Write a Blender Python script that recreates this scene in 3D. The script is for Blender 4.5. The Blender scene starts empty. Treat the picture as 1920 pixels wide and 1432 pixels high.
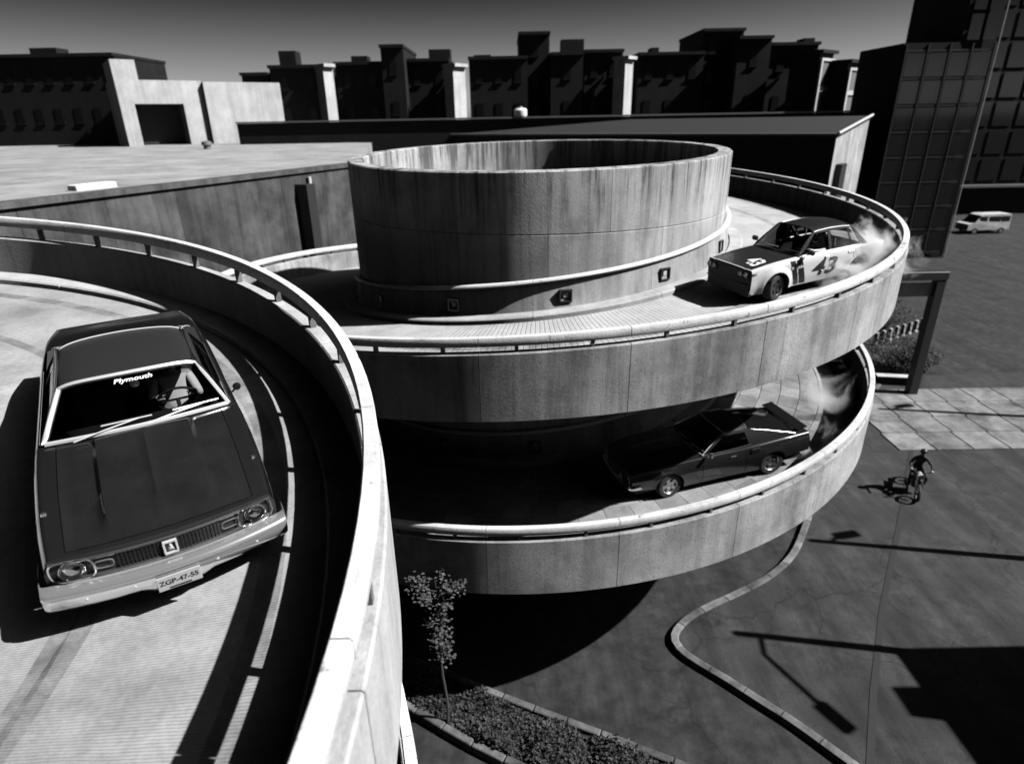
import bpy, bmesh, math, random
from mathutils import Vector, Matrix
random.seed(7)
PI = math.pi
scene = bpy.context.scene
COL = scene.collection
# ------------------------------------------------------------------ camera
ZC = 12.8                       # camera height above the street
F_PX, TH, RO = 1162.58, 0.4021, -0.0188
W_PX, H_PX = 1920, 1432
cam_d = bpy.data.cameras.new('camera'); cam = bpy.data.objects.new('camera', cam_d); COL.objects.link(cam)
cam_d.sensor_fit = 'HORIZONTAL'; cam_d.sensor_width = 36.0
cam_d.lens = 36.0 * F_PX / W_PX
cam_d.clip_start = 0.05; cam_d.clip_end = 6000
_R = Vector((1, 0, 0)); _F = Vector((0, math.cos(TH), -math.sin(TH))); _D = Vector((0, -math.sin(TH), -math.cos(TH)))
_c, _s = math.cos(RO), math.sin(RO)
_X = _c * _R - _s * _D; _Y = -(_s * _R + _c * _D); _Z = -_F
cam.matrix_world = Matrix(((_X.x, _Y.x, _Z.x, 0), (_X.y, _Y.y, _Z.y, 0), (_X.z, _Y.z, _Z.z, ZC), (0, 0, 0, 1)))
cam_d.dof.use_dof = True
cam_d.dof.focus_distance = 7.6
cam_d.dof.aperture_fstop = cam_d.lens / 1000 / 0.028
scene.camera = cam
# ------------------------------------------------------------------ sky, sun, exposure
SUN_AZ = math.radians(100.0)    # clockwise from +Y
SUN_EL = math.radians(43.5)
world = bpy.data.worlds.new('World'); scene.world = world; world.use_nodes = True
wn, wl = world.node_tree.nodes, world.node_tree.links
for n in list(wn): wn.remove(n)
sky = wn.new('ShaderNodeTexSky'); sky.sky_type = 'NISHITA'; sky.sun_disc = False
sky.sun_elevation = SUN_EL; sky.sun_rotation = SUN_AZ
sep = wn.new('ShaderNodeSeparateColor')          # black and white film behind a deep red filter: red, less what leaks from blue
mxr = wn.new('ShaderNodeMath'); mxr.operation = 'MULTIPLY'; mxr.inputs[1].default_value = 1.85
mxb = wn.new('ShaderNodeMath'); mxb.operation = 'MULTIPLY'; mxb.inputs[1].default_value = 0.92
mxs = wn.new('ShaderNodeMath'); mxs.operation = 'SUBTRACT'; mxs.use_clamp = False
mxc = wn.new('ShaderNodeMath'); mxc.operation = 'MAXIMUM'; mxc.inputs[1].default_value = 0.0
bg = wn.new('ShaderNodeBackground'); bg.inputs['Strength'].default_value = 0.05
wo = wn.new('ShaderNodeOutputWorld')
wl.new(sky.outputs[0], sep.inputs[0]); wl.new(sep.outputs[0], mxr.inputs[0]); wl.new(sep.outputs[2], mxb.inputs[0]); wl.new(mxr.outputs[0], mxs.inputs[0]); wl.new(mxb.outputs[0], mxs.inputs[1]); wl.new(mxs.outputs[0], mxc.inputs[0]); wl.new(mxc.outputs[0], bg.inputs['Color']); wl.new(bg.outputs[0], wo.inputs[0])
sun_d = bpy.data.lights.new('sun', 'SUN'); sun_d.energy = 5.0; sun_d.angle = math.radians(0.5); sun_d.color = (1, 1, 1)
sun = bpy.data.objects.new('sun', sun_d); COL.objects.link(sun)
_sv = Vector((math.sin(SUN_AZ) * math.cos(SUN_EL), math.cos(SUN_AZ) * math.cos(SUN_EL), math.sin(SUN_EL)))
sun.rotation_euler = _sv.to_track_quat('Z', 'Y').to_euler()
sun.location = (60, -10, 50)
vs = scene.view_settings
vs.view_transform = 'Standard'; vs.look = 'None'; vs.exposure = 0.7; vs.gamma = 1.0; vs.use_curve_mapping = False
scene.render.engine = 'CYCLES'
scene.cycles.use_denoising = True
scene.cycles.max_bounces = 6; scene.cycles.diffuse_bounces = 0; scene.cycles.glossy_bounces = 3
scene.cycles.transparent_max_bounces = 12; scene.cycles.volume_bounces = 1
scene.cycles.caustics_reflective = False; scene.cycles.caustics_refractive = False
scene.cycles.volume_step_rate = 2.0

# ------------------------------------------------------------------ helpers
def ray(px, py):
    u, v = px - W_PX / 2, py - H_PX / 2
    u, v = _c * u + _s * v, -_s * u + _c * v
    return _F + _R * (u / F_PX) + _D * (v / F_PX)
def at_y(px, py, y):
    d = ray(px, py); return Vector((0, 0, ZC)) + d * (y / d.y)
def at_z(px, py, z=0.0):
    d = ray(px, py); return Vector((0, 0, ZC)) + d * ((z - ZC) / d.z)

def tag(o, label=None, cat=None, group=None, kind=None):
    if label: o['label'] = label
    if cat: o['category'] = cat
    if group: o['group'] = group
    if kind: o['kind'] = kind
    return o
def empty(name, loc=(0, 0, 0), rz=0.0):
    o = bpy.data.objects.new(name, None); COL.objects.link(o)
    o.location = loc; o.rotation_euler = (0, 0, rz); o.empty_display_size = 0.2
    return o
def inst(name, me, parent, loc=(0, 0, 0), rot=(0, 0, 0)):
    o = bpy.data.objects.new(name, me); COL.objects.link(o)
    o.parent = parent; o.location = loc; o.rotation_euler = rot
    return o

class MB:
    def __init__(s): s.v = []; s.f = []
    def add(s, vs, fs):
        k = len(s.v); s.v += [tuple(p) for p in vs]; s.f += [tuple(i + k for i in f) for f in fs]; return s
    def box(s, c, size, rz=0.0, bev=0.0):
        x, y, z = size[0] / 2, size[1] / 2, size[2] / 2
        ca, sa = math.cos(rz), math.sin(rz)
        if bev <= 0:
            P = [(i * x, j * y, k * z) for k in (-1, 1) for j in (-1, 1) for i in (-1, 1)]
            Fs = [(0, 2, 3, 1), (4, 5, 7, 6), (0, 1, 5, 4), (2, 6, 7, 3), (0, 4, 6, 2), (1, 3, 7, 5)]
        else:
            b = min(bev, x * .49, y * .49, z * .49)
            prof = [(-z, b), (-z + b, 0), (z - b, 0), (z, b)]
            P = []
            for h, i in prof:
                X, Y = x - i, y - i
                P += [(X, Y - b, h), (X - b, Y, h), (-X + b, Y, h), (-X, Y - b, h), (-X, -Y + b, h), (-X + b, -Y, h), (X - b, -Y, h), (X, -Y + b, h)]
            Fs = [tuple(range(7, -1, -1)), tuple(range(24, 32))]
            for r in range(3):
                for i in range(8):
                    j = (i + 1) % 8
                    Fs.append((r * 8 + i, r * 8 + j, r * 8 + 8 + j, r * 8 + 8 + i))
        P = [(c[0] + p[0] * ca - p[1] * sa, c[1] + p[0] * sa + p[1] * ca, c[2] + p[2]) for p in P]
        return s.add(P, Fs)
    def grid(s, rows, flip=False, closed=False):
        n, m = len(rows), len(rows[0])
        P = [p for r in rows for p in r]; Fs = []
        for i in range(n - 1):
            for j in range(m if closed else m - 1):
                k = (j + 1) % m
                q = (i * m + j, i * m + k, (i + 1) * m + k, (i + 1) * m + j)
                Fs.append(q[::-1] if flip else q)
        return s.add(P, Fs)
    def tube(s, pts, r, n=8, closed=False, caps=True, flat=1.0):
        pts = [Vector(p) for p in pts]; N = len(pts); rows = []
        up = Vector((0, 0, 1)); prev = None
        for i, p in enumerate(pts):
            a = pts[i - 1] if (i > 0 or closed) else p
            b = pts[(i + 1) % N] if (i < N - 1 or closed) else p
            t = (b - a).normalized() if (b - a).length > 1e-9 else Vector((1, 0, 0))
            x = t.cross(up) if prev is None else prev - t * prev.dot(t)
            if x.length < 1e-3: x = t.cross(Vector((0, 1, 0)))
            if x.length < 1e-3: x = t.cross(Vector((1, 0, 0)))
            x.normalize(); prev = x; y = x.cross(t)
            rr = r[i] if isinstance(r, (list, tuple)) else r
            rows.append([p + x * (rr * math.cos(2 * PI * k / n)) + y * (rr * flat * math.sin(2 * PI * k / n)) for k in range(n)])
        if closed: rows.append(rows[0])
        k0 = len(s.v)
        s.grid(rows, closed=True)
        if caps and not closed:
            s.f.append(tuple(k0 + i for i in range(n)))
            s.f.append(tuple(k0 + (N - 1) * n + i for i in range(n - 1, -1, -1)))
        return s
    def lathe(s, prof, n=24, axis='Z', c=(0, 0, 0)):
        rows = []
        for r, h in prof:
            row = []
            for k in range(n):
                a = 2 * PI * k / n; p = (r * math.cos(a), r * math.sin(a), h)
                if axis == 'Y': p = (p[0], p[2], p[1])
                if axis == 'X': p = (p[2], p[0], p[1])
                row.append((p[0] + c[0], p[1] + c[1], p[2] + c[2]))
            rows.append(row)
        return s.grid(rows, closed=True)
    def prism(s, poly, z0, z1):
        n = len(poly)
        P = [(p[0], p[1], z0) for p in poly] + [(p[0], p[1], z1) for p in poly]
        Fs = [tuple(range(n - 1, -1, -1)), tuple(range(n, 2 * n))] + [(i, (i + 1) % n, n + (i + 1) % n, n + i) for i in range(n)]
        return s.add(P, Fs)
    def mesh(s, name, mat=None, smooth=False, fix=True):
        me = bpy.data.meshes.new(name); me.from_pydata(s.v, [], s.f); me.validate()
        if fix:
            bm = bmesh.new(); bm.from_mesh(me); bmesh.ops.recalc_face_normals(bm, faces=bm.faces); bm.to_mesh(me); bm.free()
        if mat: me.materials.append(mat)
        if smooth:
            me.polygons.foreach_set('use_smooth', [True] * len(me.polygons))
            try: me.set_sharp_from_angle(angle=math.radians(38))
            except Exception: pass
        me.update(); return me
    def build(s, name, mat, parent=None, smooth=False, loc=(0, 0, 0), rot=(0, 0, 0), fix=True):
        return inst(name, s.mesh(name, mat, smooth, fix), parent, loc, rot)

def pchip(pts):
    xs = [p[0] for p in pts]; ys = [p[1] for p in pts]; n = len(xs)
    d = [(ys[i + 1] - ys[i]) / (xs[i + 1] - xs[i]) for i in range(n - 1)]
    m = [d[0]] + [0 if d[i - 1] * d[i] <= 0 else 2 * d[i - 1] * d[i] / (d[i - 1] + d[i]) for i in range(1, n - 1)] + [d[-1]]
    def f(x):
        if x <= xs[0]: return ys[0]
        if x >= xs[-1]: return ys[-1]
        i = max(k for k in range(n - 1) if xs[k] <= x)
        h = xs[i + 1] - xs[i]; t = (x - xs[i]) / h
        return ((2 * t**3 - 3 * t**2 + 1) * ys[i] + (t**3 - 2 * t**2 + t) * h * m[i] + (-2 * t**3 + 3 * t**2) * ys[i + 1] + (t**3 - t**2) * h * m[i + 1])
    return f
def sstep(t): t = max(0, min(1, t)); return t * t * (3 - 2 * t)

# ------------------------------------------------------------------ materials (neutral greys: the film is black and white)
def newmat(name):
    m = bpy.data.materials.new(name); m.use_nodes = True
    return m, m.node_tree.nodes, m.node_tree.links, m.node_tree.nodes['Principled BSDF']
def g4(v): return (v, v, v, 1)
def plain(name, v, rough=0.6, metal=0.0, coat=0.0, spec=0.5):
    m, n, l, b = newmat(name)
    b.inputs['Base Color'].default_value = g4(v); b.inputs['Roughness'].default_value = rough
    b.inputs['Metallic'].default_value = metal; b.inputs['Coat Weight'].default_value = coat
    b.inputs['Coat Roughness'].default_value = 0.05; b.inputs['Specular IOR Level'].default_value = spec
    return m
def textured(name, lo, hi, scale=1.0, streak=0.0, spots=0.0, bump=0.3, bscale=30.0, rough=0.85, groove=None, detail=8, bdist=0.02, rust=0.0, drip=None, pits=0.0, rand=0.0, cracks=0.0):
    """lo/hi: grey range; streak: vertical run-off stains; groove=(cx,cy,period_deg): radial broom lines; rust: chipped flakes"""
    m, n, l, b = newmat(name)
    geo = n.new('ShaderNodeNewGeometry')
    def noise(sc, det, rg, vec):
        t = n.new('ShaderNodeTexNoise'); t.inputs['Scale'].default_value = sc; t.inputs['Detail'].default_value = det
        t.inputs['Roughness'].default_value = rg; l.new(vec, t.inputs['Vector']); return t.outputs[0]
    def ramp(src, a, b_, va, vb):
        t = n.new('ShaderNodeMapRange'); t.inputs[1].default_value = a; t.inputs[2].default_value = b_
        t.inputs[3].default_value = va; t.inputs[4].default_value = vb; l.new(src, t.inputs[0]); return t.outputs[0]
    def mth(op, a, b_=None, clamp=False):
        t = n.new('ShaderNodeMath'); t.operation = op; t.use_clamp = clamp
        for i, x in enumerate((a, b_)):
            if x is None: continue
            if isinstance(x, (int, float)): t.inputs[i].default_value = x
            else: l.new(x, t.inputs[i])
        return t.outputs[0]
    pos = geo.outputs['Position']
    val = ramp(noise(scale, detail, 0.62, pos), 0.32, 0.7, lo, hi)
    if streak > 0:
        mp = n.new('ShaderNodeMapping'); mp.inputs['Scale'].default_value = (1, 1, 0.07); l.new(pos, mp.inputs[0])
        s1 = ramp(noise(1.5, 8, 0.72, mp.outputs[0]), 0.44, 0.68, 1.0, 1.0 - streak)
        val = mth('MULTIPLY', val, s1)
        mp2 = n.new('ShaderNodeMapping'); mp2.inputs['Scale'].default_value = (1, 1, 0.03); mp2.inputs['Location'].default_value = (7, 3, 1); l.new(pos, mp2.inputs[0])
        s2 = ramp(noise(7.0, 3, 0.6, mp2.outputs[0]), 0.58, 0.72, 1.0, 1.0 - streak * 0.6)
        val = mth('MULTIPLY', val, s2)
    if spots > 0:
        s3 = ramp(noise(0.55, 6, 0.7, pos), 0.5, 0.66, 1.0, 1.0 - spots)
        val = mth('MULTIPLY', val, s3)
    if rand > 0:
        oi = n.new('ShaderNodeObjectInfo'); val = mth('MULTIPLY', val, ramp(oi.outputs['Random'], 0, 1, 1 - rand, 1 + rand * .4))
    fine = noise(bscale, 4, 0.7, pos)
    val = mth('MULTIPLY', val, ramp(fine, 0.3, 0.7, 0.86, 1.12))
    if rust > 0:
        s4 = ramp(noise(5.0, 8, 0.75, pos), 0.60, 0.64, 1.0, 1.0 - rust)
        val = mth('MULTIPLY', val, s4)
    if drip:
        sz = n.new('ShaderNodeSeparateXYZ'); l.new(pos, sz.inputs[0])
        mp3 = n.new('ShaderNodeMapping'); mp3.inputs['Scale'].default_value = (1, 1, 0.05); mp3.inputs['Location'].default_value = (2, 9, 4); l.new(pos, mp3.inputs[0])
        dn_ = ramp(noise(3.2, 7, 0.75, mp3.outputs[0]), 0.46, 0.62, 0.0, 1.0)
        edge = mth('ADD', ramp(sz.outputs[2], drip[0], drip[1], 0.0, 1.0), mth('MULTIPLY', mth('SUBTRACT', noise(2.0, 6, 0.7, pos), 0.5), 0.8))
        val = mth('MULTIPLY', val, ramp(mth('MULTIPLY', dn_, edge, True), 0.1, 0.7, 1.0, 1.0 - drip[2]))
    if cracks > 0:
        wv = n.new('ShaderNodeTexNoise'); wv.inputs['Scale'].default_value = 1.1; wv.inputs['Detail'].default_value = 6; l.new(pos, wv.inputs['Vector'])
        ad_ = n.new('ShaderNodeVectorMath'); ad_.operation = 'ADD'; l.new(pos, ad_.inputs[0]); l.new(wv.outputs['Color'], ad_.inputs[1])
        vo = n.new('ShaderNodeTexVoronoi'); vo.feature = 'DISTANCE_TO_EDGE'; vo.inputs['Scale'].default_value = 0.42; l.new(ad_.outputs[0], vo.inputs['Vector'])
        brk = ramp(noise(0.35, 3, 0.5, pos), 0.42, 0.56, 0.0, 1.0)
        ck = ramp(vo.outputs['Distance'], 0.004, 0.016, 1.0, 0.0)
        val = mth('MULTIPLY', val, ramp(mth('MULTIPLY', ck, brk), 0, 1, 1.0, 1.0 - cracks))
        grit = noise(75, 2, 0.8, pos); val = mth('MULTIPLY', val, ramp(grit, 0.35, 0.65, 0.55, 1.5))
        mps = n.new('ShaderNodeMapping'); mps.inputs['Scale'].default_value = (1, 0.1, 1); mps.inputs['Rotation'].default_value = (0, 0, 0.5); l.new(pos, mps.inputs[0])
        val = mth('MULTIPLY', val, ramp(noise(1.3, 6, 0.7, mps.outputs[0]), 0.35, 0.65, 0.6, 1.35))
    height = fine
    if pits > 0:
        vor = n.new('ShaderNodeTexNoise'); vor.inputs['Scale'].default_value = 24; vor.inputs['Detail'].default_value = 5; vor.inputs['Roughness'].default_value = .8; l.new(pos, vor.inputs['Vector'])
        pt_ = ramp(vor.outputs[0], 0.36, 0.48, 0.0, 1.0)
        val = mth('MULTIPLY', val, ramp(pt_, 0, 1, 1.0 - pits, 1.0)); height = mth('ADD', mth('MULTIPLY', fine, 0.5), pt_)
    if groove:
        sx = n.new('ShaderNodeSeparateXYZ'); l.new(pos, sx.inputs[0])
        ang = mth('ARCTAN2', mth('SUBTRACT', sx.outputs[1], groove[1]), mth('SUBTRACT', sx.outputs[0], groove[0]))
        wob = mth('MULTIPLY', noise(0.8, 3, 0.5, pos), 0.012)
        fr = mth('FRACT', mth('DIVIDE', mth('ADD', ang, wob), math.radians(groove[2])))
        gr = ramp(mth('ABSOLUTE', mth('SUBTRACT', fr, 0.5)), 0.36, 0.46, 1.0, 0.0)
        val = mth('MULTIPLY', val, ramp(gr, 0, 1, 0.74, 1.0))
        height = mth('ADD', mth('MULTIPLY', fine, 0.4), gr)
    l.new(val, b.inputs['Base Color'])
    b.inputs['Roughness'].default_value = rough; b.inputs['Specular IOR Level'].default_value = 0.3
    bp = n.new('ShaderNodeBump'); bp.inputs['Strength'].default_value = bump; bp.inputs['Distance'].default_value = bdist
    l.new(height, bp.inputs['Height']); l.new(bp.outputs[0], b.inputs['Normal'])
    return m
def glass(name, tint=0.5, refl=0.06):
    m, n, l, b = newmat(name); n.remove(b)
    tr = n.new('ShaderNodeBsdfTransparent'); tr.inputs[0].default_value = g4(tint)
    gl = n.new('ShaderNodeBsdfGlossy'); gl.inputs[0].default_value = g4(0.9); gl.inputs['Roughness'].default_value = 0.03
    fr = n.new('ShaderNodeFresnel'); fr.inputs[0].default_value = 1.5
    mx = n.new('ShaderNodeMixShader'); l.new(fr.outputs[0], mx.inputs[0]); l.new(tr.outputs[0], mx.inputs[1]); l.new(gl.outputs[0], mx.inputs[2])
    l.new(mx.outputs[0], n['Material Output'].inputs[0])
    return m
CM = (0.894, 19.92); CL = (-11.43, 2.57)
M = {
 'core': textured('core_concrete', 0.32, 0.64, 1.1, streak=0.5, spots=0.45, bump=0.25, bscale=22, drip=(ZC - 2.9, ZC - 1.2, 0.72)),
 'wall': textured('sprayed_concrete', 0.30, 0.52, 0.9, streak=0.42, spots=0.4, drip=(3, 12, 0.35), bump=0.38, bscale=45, bdist=0.014, pits=0.4),
 'wall_l': textured('wall_concrete', 0.36, 0.55, 0.7, streak=0.3, spots=0.2, bump=0.4, bscale=24),
 'lane': textured('broomed_concrete', 0.38, 0.55, 0.6, spots=0.25, bump=0.5, bscale=18, groove=(CM[0], CM[1], 0.9)),
 'lane_l': textured('grooved_concrete', 0.25, 0.46, 0.6, spots=0.3, bump=0.5, bscale=18, groove=(CL[0], CL[1], 0.17)),
 'block': textured('block_concrete', 0.18, 0.36, 1.2, rand=0.3, spots=0.3, bump=0.5, bscale=20),
 'kerb': textured('kerb_concrete', 0.35, 0.55, 1.5, spots=0.2, bump=0.5, bscale=25),
 'rail': textured('chipped_white_paint', 0.55, 0.8, 1.6, spots=0.25, bump=0.4, bscale=30, rough=0.55, rust=0.75),
 'kerb_d': textured('dirty_kerb', 0.07, 0.22, 2.5, rand=0.4, spots=0.4, bump=0.6, bscale=25),
 'pipe': textured('worn_white_pipe', 0.6, 0.8, 1.5, bump=0.2, bscale=30, rough=0.5, rust=0.4),
 'post': textured('rusty_steel', 0.10, 0.2, 3, bump=0.3, rough=0.7),
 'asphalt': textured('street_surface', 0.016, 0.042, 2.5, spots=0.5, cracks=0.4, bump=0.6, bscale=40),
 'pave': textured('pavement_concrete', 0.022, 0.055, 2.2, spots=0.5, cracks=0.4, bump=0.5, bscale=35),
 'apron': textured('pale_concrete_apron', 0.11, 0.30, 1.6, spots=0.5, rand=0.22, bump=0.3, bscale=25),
 'soil': textured('dark_soil', 0.02, 0.06, 3, bump=0.8, bscale=12),
 'roofdeck': textured('roof_screed', 0.22, 0.38, 0.4, spots=0.3, bump=0.2, bscale=8),
 'bldwall': textured('stained_render', 0.045, 0.13, 0.7, streak=0.55, spots=0.5, rand=0.25, bump=0.3, bscale=15),
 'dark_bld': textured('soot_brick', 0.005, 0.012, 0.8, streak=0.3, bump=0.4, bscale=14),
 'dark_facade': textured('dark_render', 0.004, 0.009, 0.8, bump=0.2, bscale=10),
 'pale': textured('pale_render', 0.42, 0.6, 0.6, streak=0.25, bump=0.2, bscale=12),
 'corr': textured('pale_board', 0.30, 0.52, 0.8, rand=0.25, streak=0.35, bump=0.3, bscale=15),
 'white': plain('white_paint', 0.78, 0.4),
 'dim_white': plain('weathered_white', 0.5, 0.6),
 'black': plain('black_rubber', 0.012, 0.75),
 'dark': plain('dark_metal', 0.025, 0.5),
 'mid': plain('grey_metal', 0.16, 0.5),
 'glassdark': plain('dark_window', 0.008, 0.06, spec=0.6),
 'leaf': textured('leaf', 0.04, 0.12, 6.0, bump=0.0, bscale=30, rough=0.55),
 'leafd': textured('dark_leaf', 0.01, 0.06, 2.5, spots=0.5, bump=0.0, bscale=20, rough=0.6),
 'bark': plain('bark', 0.05, 0.8),
 'chrome': plain('chrome', 0.85, 0.11, metal=0.95),
 'trim': plain('bright_trim', 0.8, 0.3, metal=0.45),
 'lens': plain('headlight_reflector', 0.85, 0.22, metal=0.6),
 'mustard': plain('dark_car_paint', 0.012, 0.2, coat=1.0),
 'roofvinyl': plain('matt_dark_roof', 0.022, 0.45),
 'hoodpaint': textured('dull_dark_paint', 0.010, 0.018, 1.5, bump=0.015, bscale=60, rough=0.13),
 'racewhite': plain('white_race_paint', 0.72, 0.3, coat=0.6),
 'raceblack': plain('dark_race_paint', 0.018, 0.36, coat=0.3),
 'tyre': plain('tyre_rubber', 0.018, 0.8),
 'rim': plain('alloy_rim', 0.45, 0.32, metal=0.9),
 'rimdark': plain('dark_rim', 0.03, 0.4, metal=0.6),
 'glass': glass('car_glass', 0.62),
 'seat': plain('dark_vinyl', 0.02, 0.5),
 'skin': plain('skin', 0.38, 0.5),
 'cloth_d': plain('dark_cloth', 0.02, 0.85),
 'cloth_w': plain('white_cloth', 0.7, 0.8),
 'hair': plain('dark_hair', 0.015, 0.6),
 'bumper': plain('bumper_chrome', 0.9, 0.16, metal=0.84),
 'fastpaint': plain('dark_metallic_paint', 0.05, 0.26, metal=0.75, coat=1.0),
 'house_window': plain('unlit_window', 0.003, 0.5, spec=0.2),
 'plate': plain('plate_white', 0.42, 0.4),
 'mullion': plain('dark_anodised', 0.02, 0.5),
 'ink': plain('black_ink', 0.01, 0.5),
}

def rubber():
    m, n, l, b = newmat('tyre_rubber_mark')
    b.inputs['Base Color'].default_value = g4(.03); b.inputs['Roughness'].default_value = .8
    geo = n.new('ShaderNodeNewGeometry'); nz = n.new('ShaderNodeTexNoise'); nz.inputs['Scale'].default_value = 1.8; nz.inputs['Detail'].default_value = 9; nz.inputs['Roughness'].default_value = .75
    l.new(geo.outputs['Position'], nz.inputs['Vector'])
    mr = n.new('ShaderNodeMapRange'); mr.inputs[1].default_value = .35; mr.inputs[2].default_value = .7; mr.inputs[3].default_value = 0; mr.inputs[4].default_value = .42
    l.new(nz.outputs[0], mr.inputs[0]); l.new(mr.outputs[0], b.inputs['Alpha']); return m
M['rubber'] = rubber()
# ------------------------------------------------------------------ the ground
gm = MB()
for (x0, x1) in ((-3000, 3000),):
    gm.add([(x0, -1500, 0), (x1, -1500, 0), (x1, 5000, 0), (x0, 5000, 0)], [(0, 1, 2, 3)])
tag(gm.build('street', M['asphalt']), kind='structure')

# ------------------------------------------------------------------ spiral ramps
def pol(r, phi, z): return (r * math.sin(phi), r * math.cos(phi), z)
class Ramp:
    def __init__(s, c, zb, pitch, R, rin): s.c = c; s.zb = zb; s.p = pitch; s.R = R; s.rin = rin
    def zl(s, phi): return s.zb - s.p * phi / (2 * PI)
    def phi_of(s, x, y, near):
        a = math.atan2(x - s.c[0], y - s.c[1])
        return a + 2 * PI * round((near - a) / (2 * PI))
    def frame(s, x, y, hx, hy, near):
        """matrix of a car standing on the lane at x, y heading hx, hy"""
        phi = s.phi_of(x, y, near); r = math.hypot(x - s.c[0], y - s.c[1])
        k = -s.p / (2 * PI * r); g = Vector((k * math.cos(phi), -k * math.sin(phi)))
        f = Vector((hx, hy, g.x * hx + g.y * hy)).normalized()
        up = Vector((-g.x, -g.y, 1)).normalized(); lf = up.cross(f).normalized(); up = f.cross(lf)
        return Matrix(((f.x, lf.x, up.x, x), (f.y, lf.y, up.y, y), (f.z, lf.z, up.z, s.zl(phi)), (0, 0, 0, 1)))
def sweep(prof, p, a0, a1, n, closed=True, caps=True):
    """screw-sweep of an (r,h) profile"""
    mb = MB(); rows = []
    for i in range(n + 1):
        ph = a0 + (a1 - a0) * i / n
        rows.append([pol(r, ph, h - p * ph / (2 * PI)) for r, h in prof])
    mb.grid(rows, closed=closed)
    if caps and closed:
        m = len(prof); mb.f.append(tuple(range(m))); mb.f.append(tuple(n * m + i for i in range(m - 1, -1, -1)))
    return mb
def screw_copies(name, me, ramp, root, phis):
    return [inst(name, me, root, (0, 0, ramp.zl(ph)), (0, 0, -ph)) for ph in phis]
def frange(a, b, st):
    out = []; x = a
    while x < b - 1e-6: out.append(x); x += st
    return out
def ramp_walls(ramp, root, wmat, hw0, hw1, hr0, hr1, phi0, phi1):
    R = ramp.R; d = math.radians(15); g = 0.0006
    wall = sweep([(R - .2, hw0), (R, hw0), (R, hw1 - .02), (R - .02, hw1), (R - .18, hw1), (R - .2, hw1 - .02)], ramp.p, g, d - g, 20).mesh('wall_panel', wmat, True)
    screw_copies('wall_panel', wall, ramp, root, frange(phi0, phi1, d))
    rl = sweep([(R - .155, hr0), (R - .035, hr0), (R - .025, hr0 + .015), (R - .025, hr1 - .02), (R - .04, hr1), (R - .15, hr1), (R - .165, hr1 - .02), (R - .165, hr0 + .015)], ramp.p, g, d - g, 8).mesh('rail', M['rail'], True)
    screw_copies('rail', rl, ramp, root, frange(phi0, phi1, d))
    ps = MB().box((0, R - .09, (hw1 + hr0) / 2), (.06, .09, hr0 - hw1), bev=.004).mesh('post', M['post'])
    screw_copies('post', ps, ramp, root, frange(phi0 + d * .25, phi1, d / 2))

main = Ramp(CM, ZC - 1.395 - 0.95, 3.93, 10.03, 5.59)
root = empty('spiral_ramp', (CM[0], CM[1], 0))
tag(root, 'tall double-decked concrete spiral ramp winding round a hollow drum', 'ramp')
PH0, PH1 = -0.12 * PI, 4.3 * PI
ramp_walls(main, root, M['wall'], -.62, .67, .79, .95, PH0, PH1)
R, RI = main.R, main.rin
def deck(r0, r1, top, bot, a0, a1, mat, ramp, parent, name='lane'):
    n = int((a1 - a0) / math.radians(2.5))
    mb = sweep([(r0, bot), (r1, bot), (r1, top), ((r0 + r1) / 2, top), (r0, top)], ramp.p, a0, a1, n)
    return mb.build(name, mat, parent, loc=(0, 0, ramp.zb))
deck(RI + .02, R - .203, 0, -.55, PH0, 1.98 * PI, M['lane'], main, root)
deck(RI + .02, R - .203, -.06, -.55, 1.98 * PI + .001, 3.35 * PI, M['kerb'], main, root)
deck(RI + .02, R - .203, 0, -.55, 3.35 * PI + .001, PH1, M['lane'], main, root)
# paving blocks of the lower turn, screw-symmetric copies ring by ring
rings = 7; rr0, rr1 = RI + .56, R - .21; rw = (rr1 - rr0) / rings
blk = []
for k in range(rings):
    a, b = rr0 + k * rw + .005, rr0 + (k + 1) * rw - .005
    L = .62; da = L / ((a + b) / 2); ga = .005 / a
    for var in range(2):
        j = .012 * (1 if var else -1)
        prof = [(a, -.058), (b, -.058), (b, -.012 + j * .3), (b - .015, 0 + j * .3), (a + .015, 0 - j * .3), (a, -.012 - j * .3)]
        blk.append((k, var, da, sweep(prof, main.p, ga, da - ga, 2).mesh('paving_block', M['block'])))
roff = [random.uniform(0, .07) for _ in range(rings)]
for k, var, da, me in blk:
    off = roff[k]
    for i, ph in enumerate(frange(2.18 * PI + off, 3.28 * PI, da)):
        if i % 2 == var: screw_copies('paving_block', me, main, root, [ph])
# hollow drum in two lifts of formwork panels
top = ZC - .937; lift = ZC - 2.45
def top_z(a): return top + .055 * math.cos(a) + .14 * math.sin(a)
nseg = 12
for li in range(2):
    for sgm in range(nseg):
        mb = MB(); rows = []; a0 = 2 * PI * sgm / nseg + .0008 + (0.26 if li else 0); a1 = a0 + 2 * PI / nseg - .0016
        for i in range(9):
            a = a0 + (a1 - a0) * i / 8; c, s_ = math.cos(a), math.sin(a)
            zt = top_z(a) if li else lift - .006; zb = lift if li else 0
            rows.append([(r * c, r * s_, z) for r, z in ((RI, zb), (RI, zt - .03), (RI - .03, zt), (RI - .37, zt), (RI - .4, zt - .03), (RI - .4, zb))])
        mb.grid(rows, closed=True); m6 = 6
        mb.f.append(tuple(range(m6))); mb.f.append(tuple(8 * m6 + i for i in range(m6 - 1, -1, -1)))
        mb.build('drum_panel', M['core'], root, True)
MB().lathe([(0.001, .3), (RI - .41, .3)], 48).build('drum_floor', M['soil'], root)
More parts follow.
